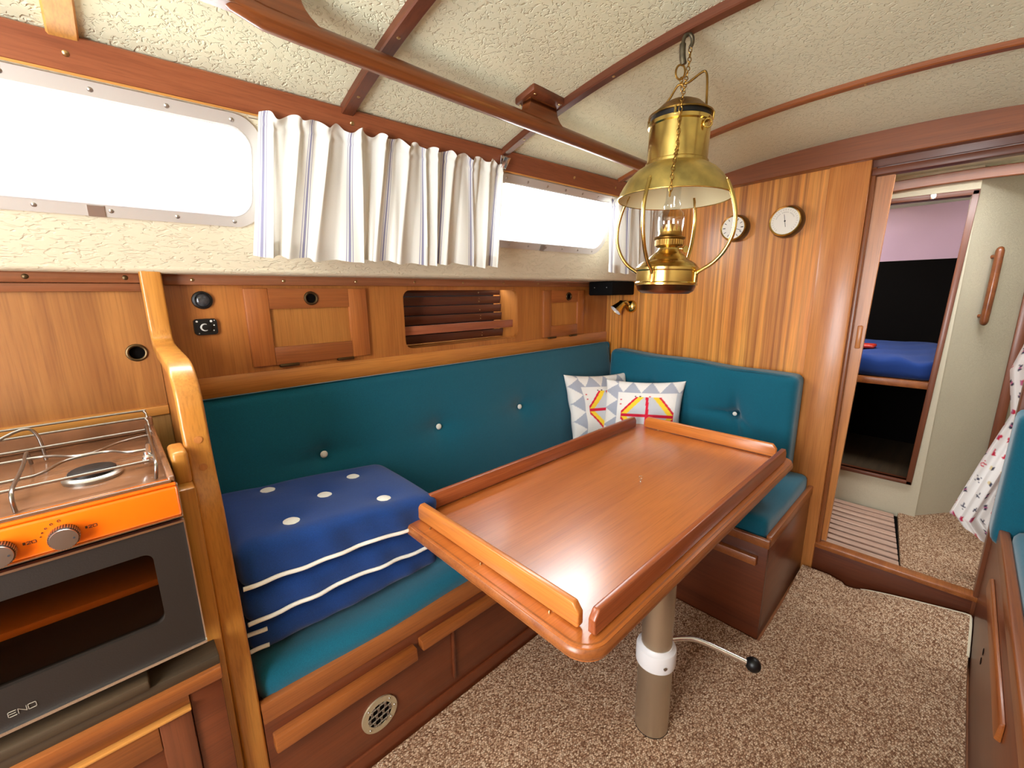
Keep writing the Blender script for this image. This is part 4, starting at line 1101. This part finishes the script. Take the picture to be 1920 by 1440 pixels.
pillow('patchwork_pillow', 'patchwork pillow in front, leaning on the forward back cushion', (1.957, 1.094, 0.668), (0.45, -0.89, 0.03), (0.30, 0.10, 1), 0.40, 0.38, 0.13, 2)

# =================================================================== TABLE
TZ = 0.65
tbl = thing('dinette_table', 'varnished mahogany dinette table with raised fiddles on an aluminium pedestal', 'table', (1.024, 0.487, 0.0))
TX0, TX1, TY0, TY1 = 0.540, 1.892, 0.377, 1.088
top = plate('table_top', rr(TX0 + 0.004, TX1 - 0.004, TY0 + 0.004, TY1 - 0.004, 0.056, 8), [], lambda a, b: Vector((a, b, TZ)), (0, 0, -0.030), 'table', tbl)
# bullnose lipping
out = rr(TX0 + 0.010, TX1 - 0.010, TY0 + 0.010, TY1 - 0.010, 0.052, 8); V, F = [], []
k = len(out); npr = 9
for i, (x, y) in enumerate(out):
    a, b = out[i - 1], out[(i + 1) % k]; t = Vector((b[0] - a[0], b[1] - a[1])).normalized(); nx, ny = t.y, -t.x
    for j in range(npr):
        an = R(90 - 180 * j / (npr - 1)); V.append((x + nx * 0.0165 * math.cos(an) - nx * 0.004, y + ny * 0.0165 * math.cos(an) - ny * 0.004, TZ - 0.0155 + 0.0162 * math.sin(an)))
for i in range(k):
    for j in range(npr):
        F.append((i * npr + j, ((i + 1) % k) * npr + j, ((i + 1) % k) * npr + (j + 1) % npr, i * npr + (j + 1) % npr))
mk('edge_lipping', V, F, 'cap_x', tbl, True, ang=60)
def fid(name, axis, a0, a1, c, mat, h=0.055, t=0.017, ch=0.018):
    """fiddle rail with clipped ends, standing on small brackets"""
    pr = [(a0 + 0.004, TZ + 0.003), (a1 - 0.004, TZ + 0.003), (a1, TZ + 0.008), (a1, TZ + h - ch), (a1 - ch * 0.8, TZ + h), (a0 + ch * 0.8, TZ + h), (a0, TZ + h - ch), (a0, TZ + 0.008)]
    if axis == 'y': fn = lambda a, b: Vector((c - t / 2, a, b)); th = (t, 0, 0)
    else: fn = lambda a, b: Vector((a, c - t / 2, b)); th = (0, t, 0)
    v, F = platev(pr, [], fn, th); o = mk(name, v, F, mat, tbl, True, 0.003, 2, ang=50)
    for f in (0.12, 0.5, 0.88):
        a = a0 + (a1 - a0) * f
        p = (c, a) if axis == 'y' else (a, c)
        lathe('mounting_pin', [(0.0045, 0), (0.0045, 0.006)], (p[0], p[1], TZ - 0.0005), 'screw', o, n=10)
        s = -0.011 
        q = (c + s, a) if axis == 'y' else (a, c + s)
        if axis == 'y' and c < 1: lathe('pin_head', [(0.0022, 0), (0.0022, 0.004), (0.0012, 0.006)], (q[0] - 0.002, q[1], TZ), 'screw', o, n=8)
    return o
fid('end_fiddle', 'y', 0.437, 1.030, 0.590, 'fiddle_y')
fid('end_fiddle', 'y', 0.440, 1.012, 1.853, 'fiddle_y')
fid('side_fiddle', 'x', 0.588, 1.835, 0.410, 'fiddle_x')
fid('side_fiddle', 'x', 0.622, 1.820, 1.050, 'fiddle_x')
ey = (1.277, 0.703)
e_ = lathe('screw_eye', [(0.003, 0), (0.003, 0.0012), (0.0018, 0.002), (0.0016, 0.010)], (*ey, TZ), 'chrome', tbl, n=10)
v, F = tubev([(ey[0] + 0.0055 * math.cos(t) * 0.73, ey[1] - 0.0055 * math.cos(t) * 0.69, TZ + 0.0155 + 0.0055 * math.sin(t)) for t in [2 * math.pi * i / 16 for i in range(16)]], 0.0014, 6, True)
mk('eye_ring', v, F, 'chrome', e_, True)
LX, LY = 1.026, 0.486
lathe('upper_tube', [(0.043, 0.24), (0.043, 0.62)], (LX, LY, 0), 'alu', tbl, n=40)
lathe('lower_tube', [(0.048, 0.009), (0.049, 0.014), (0.049, 0.262)], (LX, LY, 0), 'alu', tbl, n=40)
lathe('foot_ring', [(0.0485, 0.0075), (0.0485, 0.010)], (LX, LY, 0), 'black', tbl, n=40)
col = lathe('clamp_collar', [(0.050, 0.238), (0.0555, 0.240), (0.0562, 0.246), (0.0562, 0.286), (0.0545, 0.292), (0.047, 0.297), (0.0445, 0.303), (0.0435, 0.303)], (LX, LY, 0), 'nylon', tbl, n=40)
lathe('bolt_head', [(0.0055, 0), (0.0055, 0.002), (0.003, 0.0024)], (LX - 0.056 * 0.58, LY - 0.056 * 0.815, 0.262), 'steel', col, (-0.58, -0.815, 0), 14)
lv = tube('clamp_lever', smoothpath([(LX + 0.045, LY - 0.01, 0.285), (LX + 0.085, LY - 0.045, 0.287), (LX + 0.115, LY - 0.085, 0.283), (1.182, 0.283, 0.262)], 5), 0.0078, 'chrome', tbl, 10)
def ball(c, r, n=14, sq=1.0): return [(max(0.0006, r * math.sin(math.pi * i / n)), -r * math.cos(math.pi * i / n) * sq) for i in range(n + 1)]
lathe('lever_knob', ball(0, 0.0205), (1.188, 0.275, 0.260), 'black', lv, (0.6, -0.75, -0.2), 24)

# =================================================================== OIL LAMP
HZ = 1.893
lp = thing('brass_oil_lamp', 'polished brass oil lamp hanging on a chain above the table', 'lamp', (1.083, 0.5375, HZ), rot=(0, 0.030, -0.756))
# local frame: +x right of the picture, +y away from the viewer, z measured from the hook
def z_(z): return z - HZ
Z0 = (0, 0, 0)
# fount
lathe('fount_band', [(0.073, z_(1.316)), (0.0775, z_(1.318)), (0.0775, z_(1.323)), (0.075, z_(1.326)), (0.075, z_(1.352)), (0.0775, z_(1.355)), (0.0775, z_(1.361)), (0.074, z_(1.365))], Z0, 'brass', lp, n=48)
lathe('fount_bottom', [(0.030, z_(1.296)), (0.058, z_(1.297)), (0.069, z_(1.304)), (0.0735, z_(1.3165))], Z0, 'copper', lp, n=48)
lathe('fount_shoulder', [(0.074, z_(1.364)), (0.070, z_(1.370)), (0.058, z_(1.378)), (0.050, z_(1.381)), (0.046, z_(1.387)), (0.034, z_(1.397)), (0.027, z_(1.404)), (0.0255, z_(1.410)), (0.0285, z_(1.414))], Z0, 'brass', lp, n=48)
bu = lathe('burner', [(0.030, z_(1.413)), (0.0335, z_(1.416)), (0.0335, z_(1.430)), (0.038, z_(1.432)), (0.039, z_(1.435)), (0.030, z_(1.439)), (0.0285, z_(1.442)), (0.0285, z_(1.449))], Z0, 'brass_dull', lp, n=40)
V, F = joinv([tubev([(0.0337 * math.cos(a), 0.0337 * math.sin(a), z_(1.417)), (0.0337 * math.cos(a), 0.0337 * math.sin(a), z_(1.429))], 0.0013, 5) for a in [2 * math.pi * i / 36 for i in range(36)]])
mk('burner_fluting', V, F, 'brass_dull', bu)
V, F = joinv([([(0.0285 * math.cos(a + d), 0.0285 * math.sin(a + d), z_(z)) for d, z in ((-0.17, 1.448), (0.17, 1.448), (0.10, 1.456), (0, 1.465), (-0.10, 1.456))], [(0, 1, 2, 3, 4)]) for a in [2 * math.pi * i / 16 for i in range(16)]])
mk('gallery_prongs', V, F, 'brass', bu)
lathe('wick_tube', [(0.011, z_(1.44)), (0.011, z_(1.468))], Z0, 'brass_dull', bu, n=20)
kn = tube('wick_spindle', [(0.02, -0.012, z_(1.409)), (0.034, -0.020, z_(1.407))], 0.002, 'brass', lp)
lathe('wick_knob', [(0.0085, -0.0012), (0.0085, 0.0012)], (0.035, -0.022, z_(1.4065)), 'brass', kn, (0.3, -0.95, 0), 18)
lathe('chimney_glass', [(0.0265, z_(1.441)), (0.0295, z_(1.452)), (0.0315, z_(1.468)), (0.0315, z_(1.482)), (0.0285, z_(1.494)), (0.0215, z_(1.501)), (0.0185, z_(1.504)), (0.0205, z_(1.510)), (0.0205, z_(1.516)), (0.0175, z_(1.523)), (0.0172, z_(1.57))], Z0, 'chimney', lp, n=32, close=False)
# shade: brass outside, white lining inside
shp = [(0.060, 1.608), (0.076, 1.602), (0.095, 1.590), (0.111, 1.574), (0.123, 1.556), (0.131, 1.540), (0.1345, 1.528)]
lathe('shade', [(r, z_(z)) for r, z in shp], Z0, 'brass_shade', lp, n=64, close=False)
lathe('shade_lining', [(r - 0.0022, z_(z) - 0.0006) for r, z in shp], Z0, 'shade_in', lp, n=64, close=False)
v, F = tubev([(0.1345 * math.cos(t), 0.1345 * math.sin(t), z_(1.5275)) for t in [2 * math.pi * i / 64 for i in range(64)]], 0.0016, 6, True); mk('shade_rim', v, F, 'brass', lp, True)
# smoke tube, vent band, cap
lathe('smoke_tube', [(0.068, z_(1.601)), (0.0735, z_(1.603)), (0.0735, z_(1.609)), (0.070, z_(1.6115)), (0.070, z_(1.688)), (0.0735, z_(1.691)), (0.0735, z_(1.699)), (0.071, z_(1.701))], Z0, 'brass', lp, n=64)
lathe('vent_band', [(0.069, z_(1.700)), (0.069, z_(1.712))], Z0, 'black', lp, n=48)
lathe('cap', [(0.0745, z_(1.711)), (0.0745, z_(1.7145)), (0.068, z_(1.719)), (0.058, z_(1.727)), (0.046, z_(1.738)), (0.030, z_(1.746)), (0.0006, z_(1.750))], Z0, 'brass_dull', lp, n=56)
for a in (-0.5, 1.1, 2.7, 4.2):
    tube('cap_clip', [(0.0725 * math.cos(a), 0.0725 * math.sin(a), z_(1.697)), (0.0735 * math.cos(a), 0.0735 * math.sin(a), z_(1.714))], 0.003, 'brass', lp, 6)
# guard arms
for a in (-45, 45, 135, 225):
    ca, sa = math.cos(R(a)), math.sin(R(a))
    pts = [(0.126, 1.552), (0.136, 1.530), (0.147, 1.500), (0.153, 1.468), (0.151, 1.432), (0.137, 1.398), (0.113, 1.370), (0.080, 1.349), (0.0755, 1.335), (0.0755, 1.324)]
    if a in (45, 225): pts = [(0.126, 1.552), (0.135, 1.530), (0.143, 1.500), (0.143, 1.468), (0.137, 1.432), (0.124, 1.398), (0.104, 1.370), (0.079, 1.350), (0.0755, 1.335), (0.0755, 1.324)]
    ar = tube('guard_arm', smoothpath([(r * ca, r * sa, z_(z)) for r, z in pts], 4), 0.0046, 'brass', lp, 10)
    for z, r in ((1.5565, 0.1235), (1.546, 0.129)):
        lathe('rivet', [(0.003, 0), (0.003, 0.0012), (0.001, 0.002)], ((r + 0.001) * ca, (r + 0.001) * sa, z_(z)), 'brass', ar, (ca, sa, 0.5), 10)
    V, F = boxv(0.0748, 0.0795, -0.007, 0.007, z_(1.324), z_(1.350)); V = [(x * ca - y * sa, x * sa + y * ca, z) for x, y, z in V]
    mk('arm_bracket', V, F, 'brass', ar, True, 0.001, 1)
# bail handle and hook
for sgn, pts in ((1, [(0.040, -0.060, 1.683), (0.046, -0.058, 1.692), (0.043, -0.050, 1.702), (0.041, -0.046, 1.72), (0.044, -0.030, 1.775), (0.042, -0.024, 1.798), (0.034, -0.020, 1.801), (0.010, -0.008, 1.785), (-0.004, 0.0, 1.783), (-0.012, 0.006, 1.782), (-0.024, 0.014, 1.760), (-0.040, 0.024, 1.735), (-0.045, 0.054, 1.70), (-0.045, 0.058, 1.685)]),):
    tube('bail_handle', smoothpath([(x, y, z_(z)) for x, y, z in pts], 4), 0.0026, 'brass_dull', lp, 8)
v, F = tubev([(0.040 + 0.009 * math.cos(t), -0.066, z_(1.678) + 0.009 * math.sin(t)) for t in [2 * math.pi * i / 20 for i in range(20)]], 0.0022, 6, True); mk('bail_ring', v, F, 'brass', lp, True)
hk = tube('snap_hook', smoothpath([(-0.004, 0, z_(1.825)), (-0.008, 0, z_(1.84)), (-0.010, 0, z_(1.862)), (-0.008, 0, z_(1.880)), (0.001, 0, z_(1.888)), (0.010, 0, z_(1.882)), (0.012, 0, z_(1.870)), (0.008, 0, z_(1.860))], 5), [0.0045 + (0.0028 if i < 12 else 0) for i in range(36)], 'iron', lp, 10)
v, F = tubev([(0.007 * math.cos(t), 0.002, z_(1.8925) + 0.007 * math.sin(t)) for t in [2 * math.pi * i / 18 for i in range(18)]], 0.0022, 6, True); mk('ceiling_eye', v, F, 'iron', lp, True)
tube('eye_shank', [(0, 0.002, z_(1.899)), (0, 0.002, z_(1.912))], 0.003, 'iron', lp)
v, F = tubev([(-0.010 + 0.011 * math.cos(t), 0, z_(1.809) + 0.0155 * math.sin(t)) for t in [2 * math.pi * i / 22 for i in range(22)]], 0.0024, 6, True); mk('hook_ring', v, F, 'brass_dull', lp, True)
# smoke-bell chain in front of the lamp
def link(p, d, k, s=0.0052):
    d = d.normalized(); side = Vector((1, 0, 0)) if k % 2 == 0 else Vector((0, 1, 0)); side = (side - d * side.dot(d)).normalized()
    v, F = tubev([p + d * (s * 1.25 * math.cos(t)) + side * (s * 0.72 * math.sin(t)) for t in [2 * math.pi * i / 14 for i in range(14)]], 0.0012, 5, True)
    mk('chain_link', v, F, 'brass_dull', lp, True)
cpth = smoothpath([(0.008, -0.004, z_(1.862)), (0.009, -0.012, z_(1.83)), (0.006, -0.03, z_(1.79)), (0.002, -0.055, z_(1.745)), (-0.001, -0.079, z_(1.71)), (-0.001, -0.081, z_(1.66)), (-0.001, -0.083, z_(1.622)), (-0.003, -0.110, z_(1.598)), (-0.005, -0.136, z_(1.566)), (-0.006, -0.147, z_(1.535)), (-0.007, -0.149, z_(1.508))], 10)
cpth = [Vector((p.x + 0.34 * p.y, p.y * 0.94, p.z)) for p in cpth]
acc = 0; kk = 0; step = 0.0098; last = cpth[0]
for a, b in zip(cpth, cpth[1:]):
    acc += (b - a).length
    if acc >= step: link(b, b - a, kk); kk += 1; acc = 0
for i in range(3): link(Vector((-0.006 + 0.001 * i, -0.002 * i, z_(1.792 - 0.0098 * i))), Vector((0.1, 0, -1)), i)

# =================================================================== HANDRAIL
hr = thing('ceiling_handrail', 'long rounded mahogany grab rail under the cabin ceiling', 'handrail', (1.0, 0.93, 1.78))
HRX0, HRX1 = 0.20, 1.86
def hy(x): return 0.918 + 0.016 * x
hpath = [(HRX0, hy(HRX0), 1.812), (0.235, hy(0.235), 1.790), (0.28, hy(0.28), 1.781)] + [(x, hy(x), 1.780) for x in lins(0.34, 1.70, 16)] + [(1.77, hy(1.77), 1.781), (1.83, hy(1.83), 1.79), (HRX1, hy(HRX1), 1.805)]
tube('rail', hpath, [0.014, 0.018, 0.0205] + [0.0205] * 17 + [0.0205, 0.018, 0.014], 'rail', hr, 16)
for fxm, hw in ((0.285, 0.055), (1.005, 0.055), (1.78, 0.05)):
    zt = zceil(fxm, hy(fxm)) - 0.016
    secs = []
    for s in lins(-1, 1, 14):
        secs.append(s)
    V, F = [], []
    lev = lins(0, 1, 8)
    for t in lev:
        wdt = hw * (1.0 + 1.2 * (1 - t) ** 3); th = 0.016
        for s in (-1, -0.5, 0, 0.5, 1):
            V.append((fxm + wdt * s, hy(fxm) - th, 1.778 + (zt - 1.778) * t))
        for s in (1, 0.5, 0, -0.5, -1):
            V.append((fxm + wdt * s, hy(fxm) + th, 1.778 + (zt - 1.778) * t))
    for i in range(len(lev) - 1):
        for j in range(10): F.append((i * 10 + j, i * 10 + (j + 1) % 10, (i + 1) * 10 + (j + 1) % 10, (i + 1) * 10 + j))
    F += [tuple(range(10))[::-1], tuple(70 + j for j in range(10))]
    ft = mk('rail_foot', V, F, 'rail', hr, True, ang=50)
    # base plate follows the ceiling slope
    pv = []
    for x in (fxm - hw - 0.012, fxm + hw + 0.012):
        for dy in (-0.038, 0.038):
            zc = zceil(x, hy(x) + dy)
            pv += [(x, hy(x) + dy, zc - 0.018), (x, hy(x) + dy, zc + 0.001)]
    hexa('base_plate', pv, 'dark_y', hr, 0.005)
    for dx, dy in ((-hw + 0.004, -0.028), (-hw + 0.004, 0.028), (hw - 0.004, -0.028), (hw - 0.004, 0.028)):
        screw((fxm + dx, hy(fxm) + dy, zceil(fxm, hy(fxm) + dy) - 0.019), (0, 0, -1), ft, 'screw', 0.004)

# =================================================================== WINDOW CURTAINS
def curtain(name, label, xt0, xt1, xb0, xb1, zb, ztop, folds, cl, seed, amp=0.016, off=0.024, hang=0.0):
    rn = random.Random(seed); nu, nv = 260, 44
    cuts = [0]
    for i in range(folds): cuts.append(cuts[-1] + rn.uniform(0.4, 1.7))
    tot = cuts[-1]; cuts = [c / tot for c in cuts]; amps = [rn.uniform(0.55, 1.15) for _ in range(folds)]; drift = [rn.uniform(-0.028, 0.028) for _ in range(folds)]; ruf = [rn.uniform(0.0, 1.0) for _ in range(folds + 1)]
    V, UV, F = [], [], []; ulen = 0.0; prev = None
    for i in range(nu + 1):
        u = i / nu; k = min(folds - 1, next(j for j in range(folds) if u <= cuts[j + 1] + 1e-9)); lu = (u - cuts[k]) / (cuts[k + 1] - cuts[k])
        for j in range(nv + 1):
            v = j / nv                                     # 0 bottom, 1 top
            w = math.sin(math.pi * lu) ** 1.0
            d = off + amp * amps[k] * (w - 0.5) * (1.15 - 0.25 * v) + 0.004 * math.sin(u * 57 + v * 5 + seed) * v + 0.003 * math.sin(lu * 12 + 3 * v)
            skew = 0.006 * math.sin(2 * math.pi * lu) * (1.2 - 0.4 * v) + drift[k] * (1 - v) * math.sin(math.pi * lu)
            x = (xb0 + (xb1 - xb0) * u) * (1 - v) + (xt0 + (xt1 - xt0) * u) * v + skew * 1.2
            zt = ztop + 0.010 * math.sin(math.pi * lu) * ruf[k] + 0.006 * math.sin(u * 83) + (0.012 * u if folds > 6 else 0)
            z = zb + 0.003 * math.sin(u * 19) + (zt - zb - 0.003 * math.sin(u * 19)) * v
            if v > 0.90: d += 0.004 - 0.014 * math.sin((v - 0.90) / 0.10 * math.pi) * 0.4 + 0.005 * math.sin(u * 140) * (v - 0.9) * 10
            V.append(wp(x, z, max(0.020 if v > 0.85 else 0.012, d)) + Vector((0, -hang * (1 - v), 0)))
    for i in range(nu + 1):
        m = nv // 3; p = V[i * (nv + 1) + m]
        if prev is not None: ulen += (p - prev).length
        prev = p
        UV += [(ulen / cl, j / nv) for j in range(nv + 1)]
    for i in range(nu):
        for j in range(nv): F.append((i * (nv + 1) + j, (i + 1) * (nv + 1) + j, (i + 1) * (nv + 1) + j + 1, i * (nv + 1) + j + 1))
    c = thing(name, label, 'curtain', wp((xt0 + xt1) / 2, zb, 0.02))
    mk('cloth', V, F, 'curtain', c, True, uv=UV, ang=80)
    hem = []
    for i in range(0, nu + 1):
        b0 = V[i * (nv + 1)]; b1 = V[i * (nv + 1) + 5]
        hem += [b0 - WN * 0.0012, b1 - WN * 0.0012]
    Fh = [(2 * i, 2 * i + 2, 2 * i + 3, 2 * i + 1) for i in range(nu)]
    uvh = []
    for i in range(nu + 1): uvh += [UV[i * (nv + 1)]] * 2
    mk('hem', hem, Fh, 'curtain', c, True, uv=uvh, ang=80)
    tube('curtain_wire', [wp(xt0 - 0.02, ztop - 0.016, 0.0175), wp(xt1 + 0.02, ztop - 0.006, 0.0175)], 0.0012, 'steel', c, 6)
    return c
cu1 = curtain('striped_curtain', 'gathered white curtain with blue stripes between the two windows', 0.338, 1.082, 0.300, 1.092, 1.414, 1.742, 12, 0.135, 5, 0.022, 0.028, 0.112)
curtain('striped_curtain', 'narrow striped white curtain by the bulkhead, behind the brass lamp', 1.70, 2.13, 1.738, 2.16, 1.405, 1.722, 5, 0.125, 9, 0.016, 0.026, 0.142)
cl = thing('curtain_clip', 'small metal clip holding the top corner of the striped curtain', 'clip', wp(1.078, 1.75, 0.03))
for s in (-1, 1):
    hexa('jaw', [wp(1.078 - 0.011, 1.742, 0.030 + s * 0.003), wp(1.078 - 0.014, 1.775, 0.030 + s * 0.010), wp(1.078 - 0.011, 1.742, 0.032 + s * 0.003), wp(1.078 - 0.014, 1.775, 0.032 + s * 0.010),
                 wp(1.078 + 0.011, 1.742, 0.030 + s * 0.003), wp(1.078 + 0.014, 1.775, 0.030 + s * 0.010), wp(1.078 + 0.011, 1.742, 0.032 + s * 0.003), wp(1.078 + 0.014, 1.775, 0.032 + s * 0.010)], 'chrome', cl, 0.001)
tube('spring', [wp(1.066, 1.756, 0.031), wp(1.090, 1.756, 0.031)], 0.005, 'steel', cl, 10)

# =================================================================== BULKHEAD INSTRUMENTS
def instrument(name, label, cat, y, z, r, dep):
    o = thing(name, label, cat, (BX, y, z)); ax = (-1, 0, 0)
    lathe('case', [(r * 1.10, 0), (r * 1.12, dep * 0.25), (r * 1.06, dep * 0.75), (r * 1.0, dep)], (BX, y, z), 'casebrown', o, ax, 48)
    lathe('bezel', [(r * 1.0, 0), (r * 1.02, 0.004), (r * 0.97, 0.008), (r * 0.90, 0.006), (r * 0.89, 0.003)], (BX - dep, y, z), 'brass', o, ax, 48)
    d = lathe('dial', [(r * 0.90, 0.0), (r * 0.90, 0.0035)], (BX - dep, y, z), 'dial', o, ax, 48)
    return o, d, BX - dep - 0.0038
def seg(yc, zc, x, a, r0, r1, wd):
    # clock angle a (degrees clockwise from 12) as seen from the cabin: right of the picture is -y
    ca, sa = math.cos(R(a)), math.sin(R(a)); u = Vector((0, -sa, ca)); n = Vector((0, -ca, -sa)) * wd / 2; c = Vector((x, yc, zc))
    p = [c + u * r0 - n, c + u * r0 + n, c + u * r1 + n, c + u * r1 - n]; q = [v + Vector((0.0006, 0, 0)) for v in p]
    return p + q, [(0, 1, 2, 3), (7, 6, 5, 4), (0, 4, 5, 1), (1, 5, 6, 2), (2, 6, 7, 3), (3, 7, 4, 0)]
o, d, xd = instrument('ship_clock', 'small round clock with hour marks on the bulkhead, left of the barometer', 'clock', 0.808, 1.592, 0.055, 0.042)
for h in range(12):
    v, F = seg(0.808, 1.592, xd, h * 30, 0.034, 0.045, 0.004 if h % 3 == 0 else 0.0026); mk('hour_mark', v, F, 'ink', d)
v, F = seg(0.808, 1.592, xd - 0.0004, 36, -0.005, 0.026, 0.0028); mk('hour_hand', v, F, 'ink', d)
v, F = seg(0.808, 1.592, xd - 0.0008, 112, -0.007, 0.040, 0.0020); mk('minute_hand', v, F, 'ink', d)
o, d, xd = instrument('barometer', 'round barometer with a white dial on the bulkhead, right of the clock', 'barometer', 0.597, 1.596, 0.061, 0.040)
for h in range(25):
    v, F = seg(0.597, 1.596, xd, -140 + h * 280 / 24, 0.043, 0.049 if h % 4 else 0.0505, 0.0012); mk('scale_mark', v, F, 'steel', d)
for a0, a1 in ((-70, -30), (-20, 20), (30, 70)):
    v, F = joinv([seg(0.597, 1.596, xd, a, 0.034, 0.038, 0.0018) for a in range(a0, a1 + 1, 7)]); mk('dial_lettering', v, F, 'steel', d)
v, F = seg(0.597, 1.596, xd - 0.0004, -10, -0.025, 0.028, 0.0016); mk('pointer', v, F, 'ink', d)
lathe('pointer_hub', [(0.0035, 0), (0.003, 0.0016)], (xd, 0.597, 1.596), 'ink', d, (-1, 0, 0), 14)

# reading lamp
rl = thing('reading_lamp', 'small brass swivel reading lamp on the bulkhead in the dinette corner', 'lamp', (BX, 1.355, 1.222))
lathe('wall_rose', [(0.036, 0), (0.036, 0.006), (0.029, 0.018), (0.017, 0.026), (0.0006, 0.027)], (BX, 1.352, 1.222), 'brass', rl, (-1, 0, 0), 32)
tube('arm', smoothpath([(BX - 0.02, 1.352, 1.228), (BX - 0.04, 1.365, 1.250), (BX - 0.055, 1.385, 1.240)], 4), 0.007, 'brass', rl, 10)
sd = Vector((-0.50, 0.34, -0.60)).normalized(); so = Vector((BX - 0.050, 1.385, 1.238))
sh = lathe('lamp_shade', [(0.014, -0.014), (0.021, -0.008), (0.023, 0.008), (0.029, 0.030), (0.037, 0.054)], so, 'brass', rl, sd, 32, close=False)
lathe('shade_lining', [(0.021, 0.008), (0.0275, 0.030), (0.0355, 0.0535)], so, 'nylon', sh, sd, 32, close=False)
lathe('shade_back', [(0.0006, -0.019), (0.014, -0.014)], so, 'brass', sh, sd, 24, close=False)
lathe('bulb', ball(0, 0.020), so + sd * 0.030, 'nylon', sh, sd, 20)
# speaker
sp = thing('corner_speaker', 'black speaker box tucked under the side deck in the corner', 'speaker', (2.1, 1.42, 1.30))
box('cabinet', (2.01, BX - 0.004), (1.335, 1.492), (1.288, 1.362), 'matt_black', sp, 0.008, 3)
for y in (1.45, 1.37): lathe('indicator', [(0.002, 0), (0.002, 0.0008)], (2.009, y, 1.33), 'whitemark', sp, (-1, 0, 0), 8)

# =================================================================== STARBOARD SETTEE
SYB = -0.182
ss = thing('starboard_settee_base', 'mahogany settee front with a long pull rail at the right edge', 'settee base', (1.6, SYB, 0))
box('front_panel', (0.5, BX - 0.014), (SYB - 0.02, SYB), (0.0, 0.47), 'red_x', ss, 0.001)
box('cap_rail', (0.5, BX - 0.014), (SYB - 0.024, SYB + 0.002), (0.455, 0.505), 'cap_x', ss, 0.006, 3)
hexa('pull_rail', [(1.25, SYB, 0.346), (1.25, SYB, 0.396), (1.25, SYB + 0.013, 0.351), (1.25, SYB + 0.010, 0.392), (1.93, SYB, 0.346), (1.93, SYB, 0.396), (1.93, SYB + 0.013, 0.351), (1.93, SYB + 0.010, 0.392)], 'pullw', ss, 0.004)
for x, z in ((1.782, 0.220), (1.785, 0.185)):
    lathe('keyhole', [(0.011, 0), (0.011, 0.0006)], (x, SYB + 0.0002, z), 'void', ss, (0, 1, 0), 14)
box('seat_board', (0.5, BX - 0.014), (-0.9, SYB - 0.024), (0.42, 0.44), 'sole', ss, 0)
tag(soft('starboard_seat_cushion', (0.55, 2.06), (-0.88, SYB - 0.026), (0.441, 0.535), 0.03, 'teal', res=0.03), 'teal seat cushion at the right edge, on the starboard settee', 'cushion')
def wsb(p):
    p = p.copy()
    if p.x < 2.14: p.x += 0.005 * math.sin(p.z * 80) * (1 if p.y < -0.2 else 0) + 0.02 * (0.9 - p.z) * 0
    return p
sbc = thing('starboard_back_cushion', 'upright teal cushion at the right edge against the starboard bulkhead', 'cushion', (2.15, -0.5, 0.50))
soft('upholstery', (2.075, BX - 0.016), (-0.88, SYB + 0.018), (0.4405, 0.905), 0.03, 'teal', sbc, 0.018, wsb)
tube('seam_piping', smoothpath([(2.083, SYB + 0.010 - 0.028, 0.50), (2.083, SYB - 0.018, 0.7), (2.083, SYB - 0.018, 0.87), (2.083, SYB - 0.04, 0.896), (2.083, -0.5, 0.898)], 5), 0.003, 'teal', sbc, 6)

# =================================================================== CARPET
def carp(x, y):
    k = max(0, min(1, (x - 1.90) / 0.30)); k = k * k * (3 - 2 * k)
    lift = 0.02 + (0.012 if y > 0.2 else 0) + 0.062 * max(0, min(1, (0.14 - y) / 0.30)) ** 0.8 
    if 0.14 < y < 0.26: lift -= 0.012 * math.sin(math.pi * (y - 0.14) / 0.12)
    return 0.007 + lift * k
cp = thing('cabin_carpet', 'beige and brown woven carpet on the cabin floor, edge curling up', 'carpet', (1.0, 0.4, 0))
V1, F1 = [], []
def add_patch(xa, xb, ya, yb2, nx, ny):
    v, f = grid(lambda x, y: Vector((x, y, carp(x, y))), lins(xa, xb, nx), lins(ya, yb2, ny)); n = len(V1)
    V1.extend(v); F1.extend(tuple(i + n for i in q) for q in f)
add_patch(-0.9, 0.122, -0.176, 0.912, 8, 10); add_patch(0.122, 1.605, -0.176, 0.965, 14, 12); add_patch(1.605, 2.205, -0.176, 0.362, 36, 36)
mk('pile', V1, F1, 'carpet', cp, True)
tube('edge_binding', [(2.207, y, carp(2.205, y) - 0.002) for y in lins(0.145, -0.174, 24)] + [(x, -0.1755, carp(x, -0.176) - 0.002) for x in lins(2.19, 2.02, 8)], 0.0042, 'binding', cp, 6)
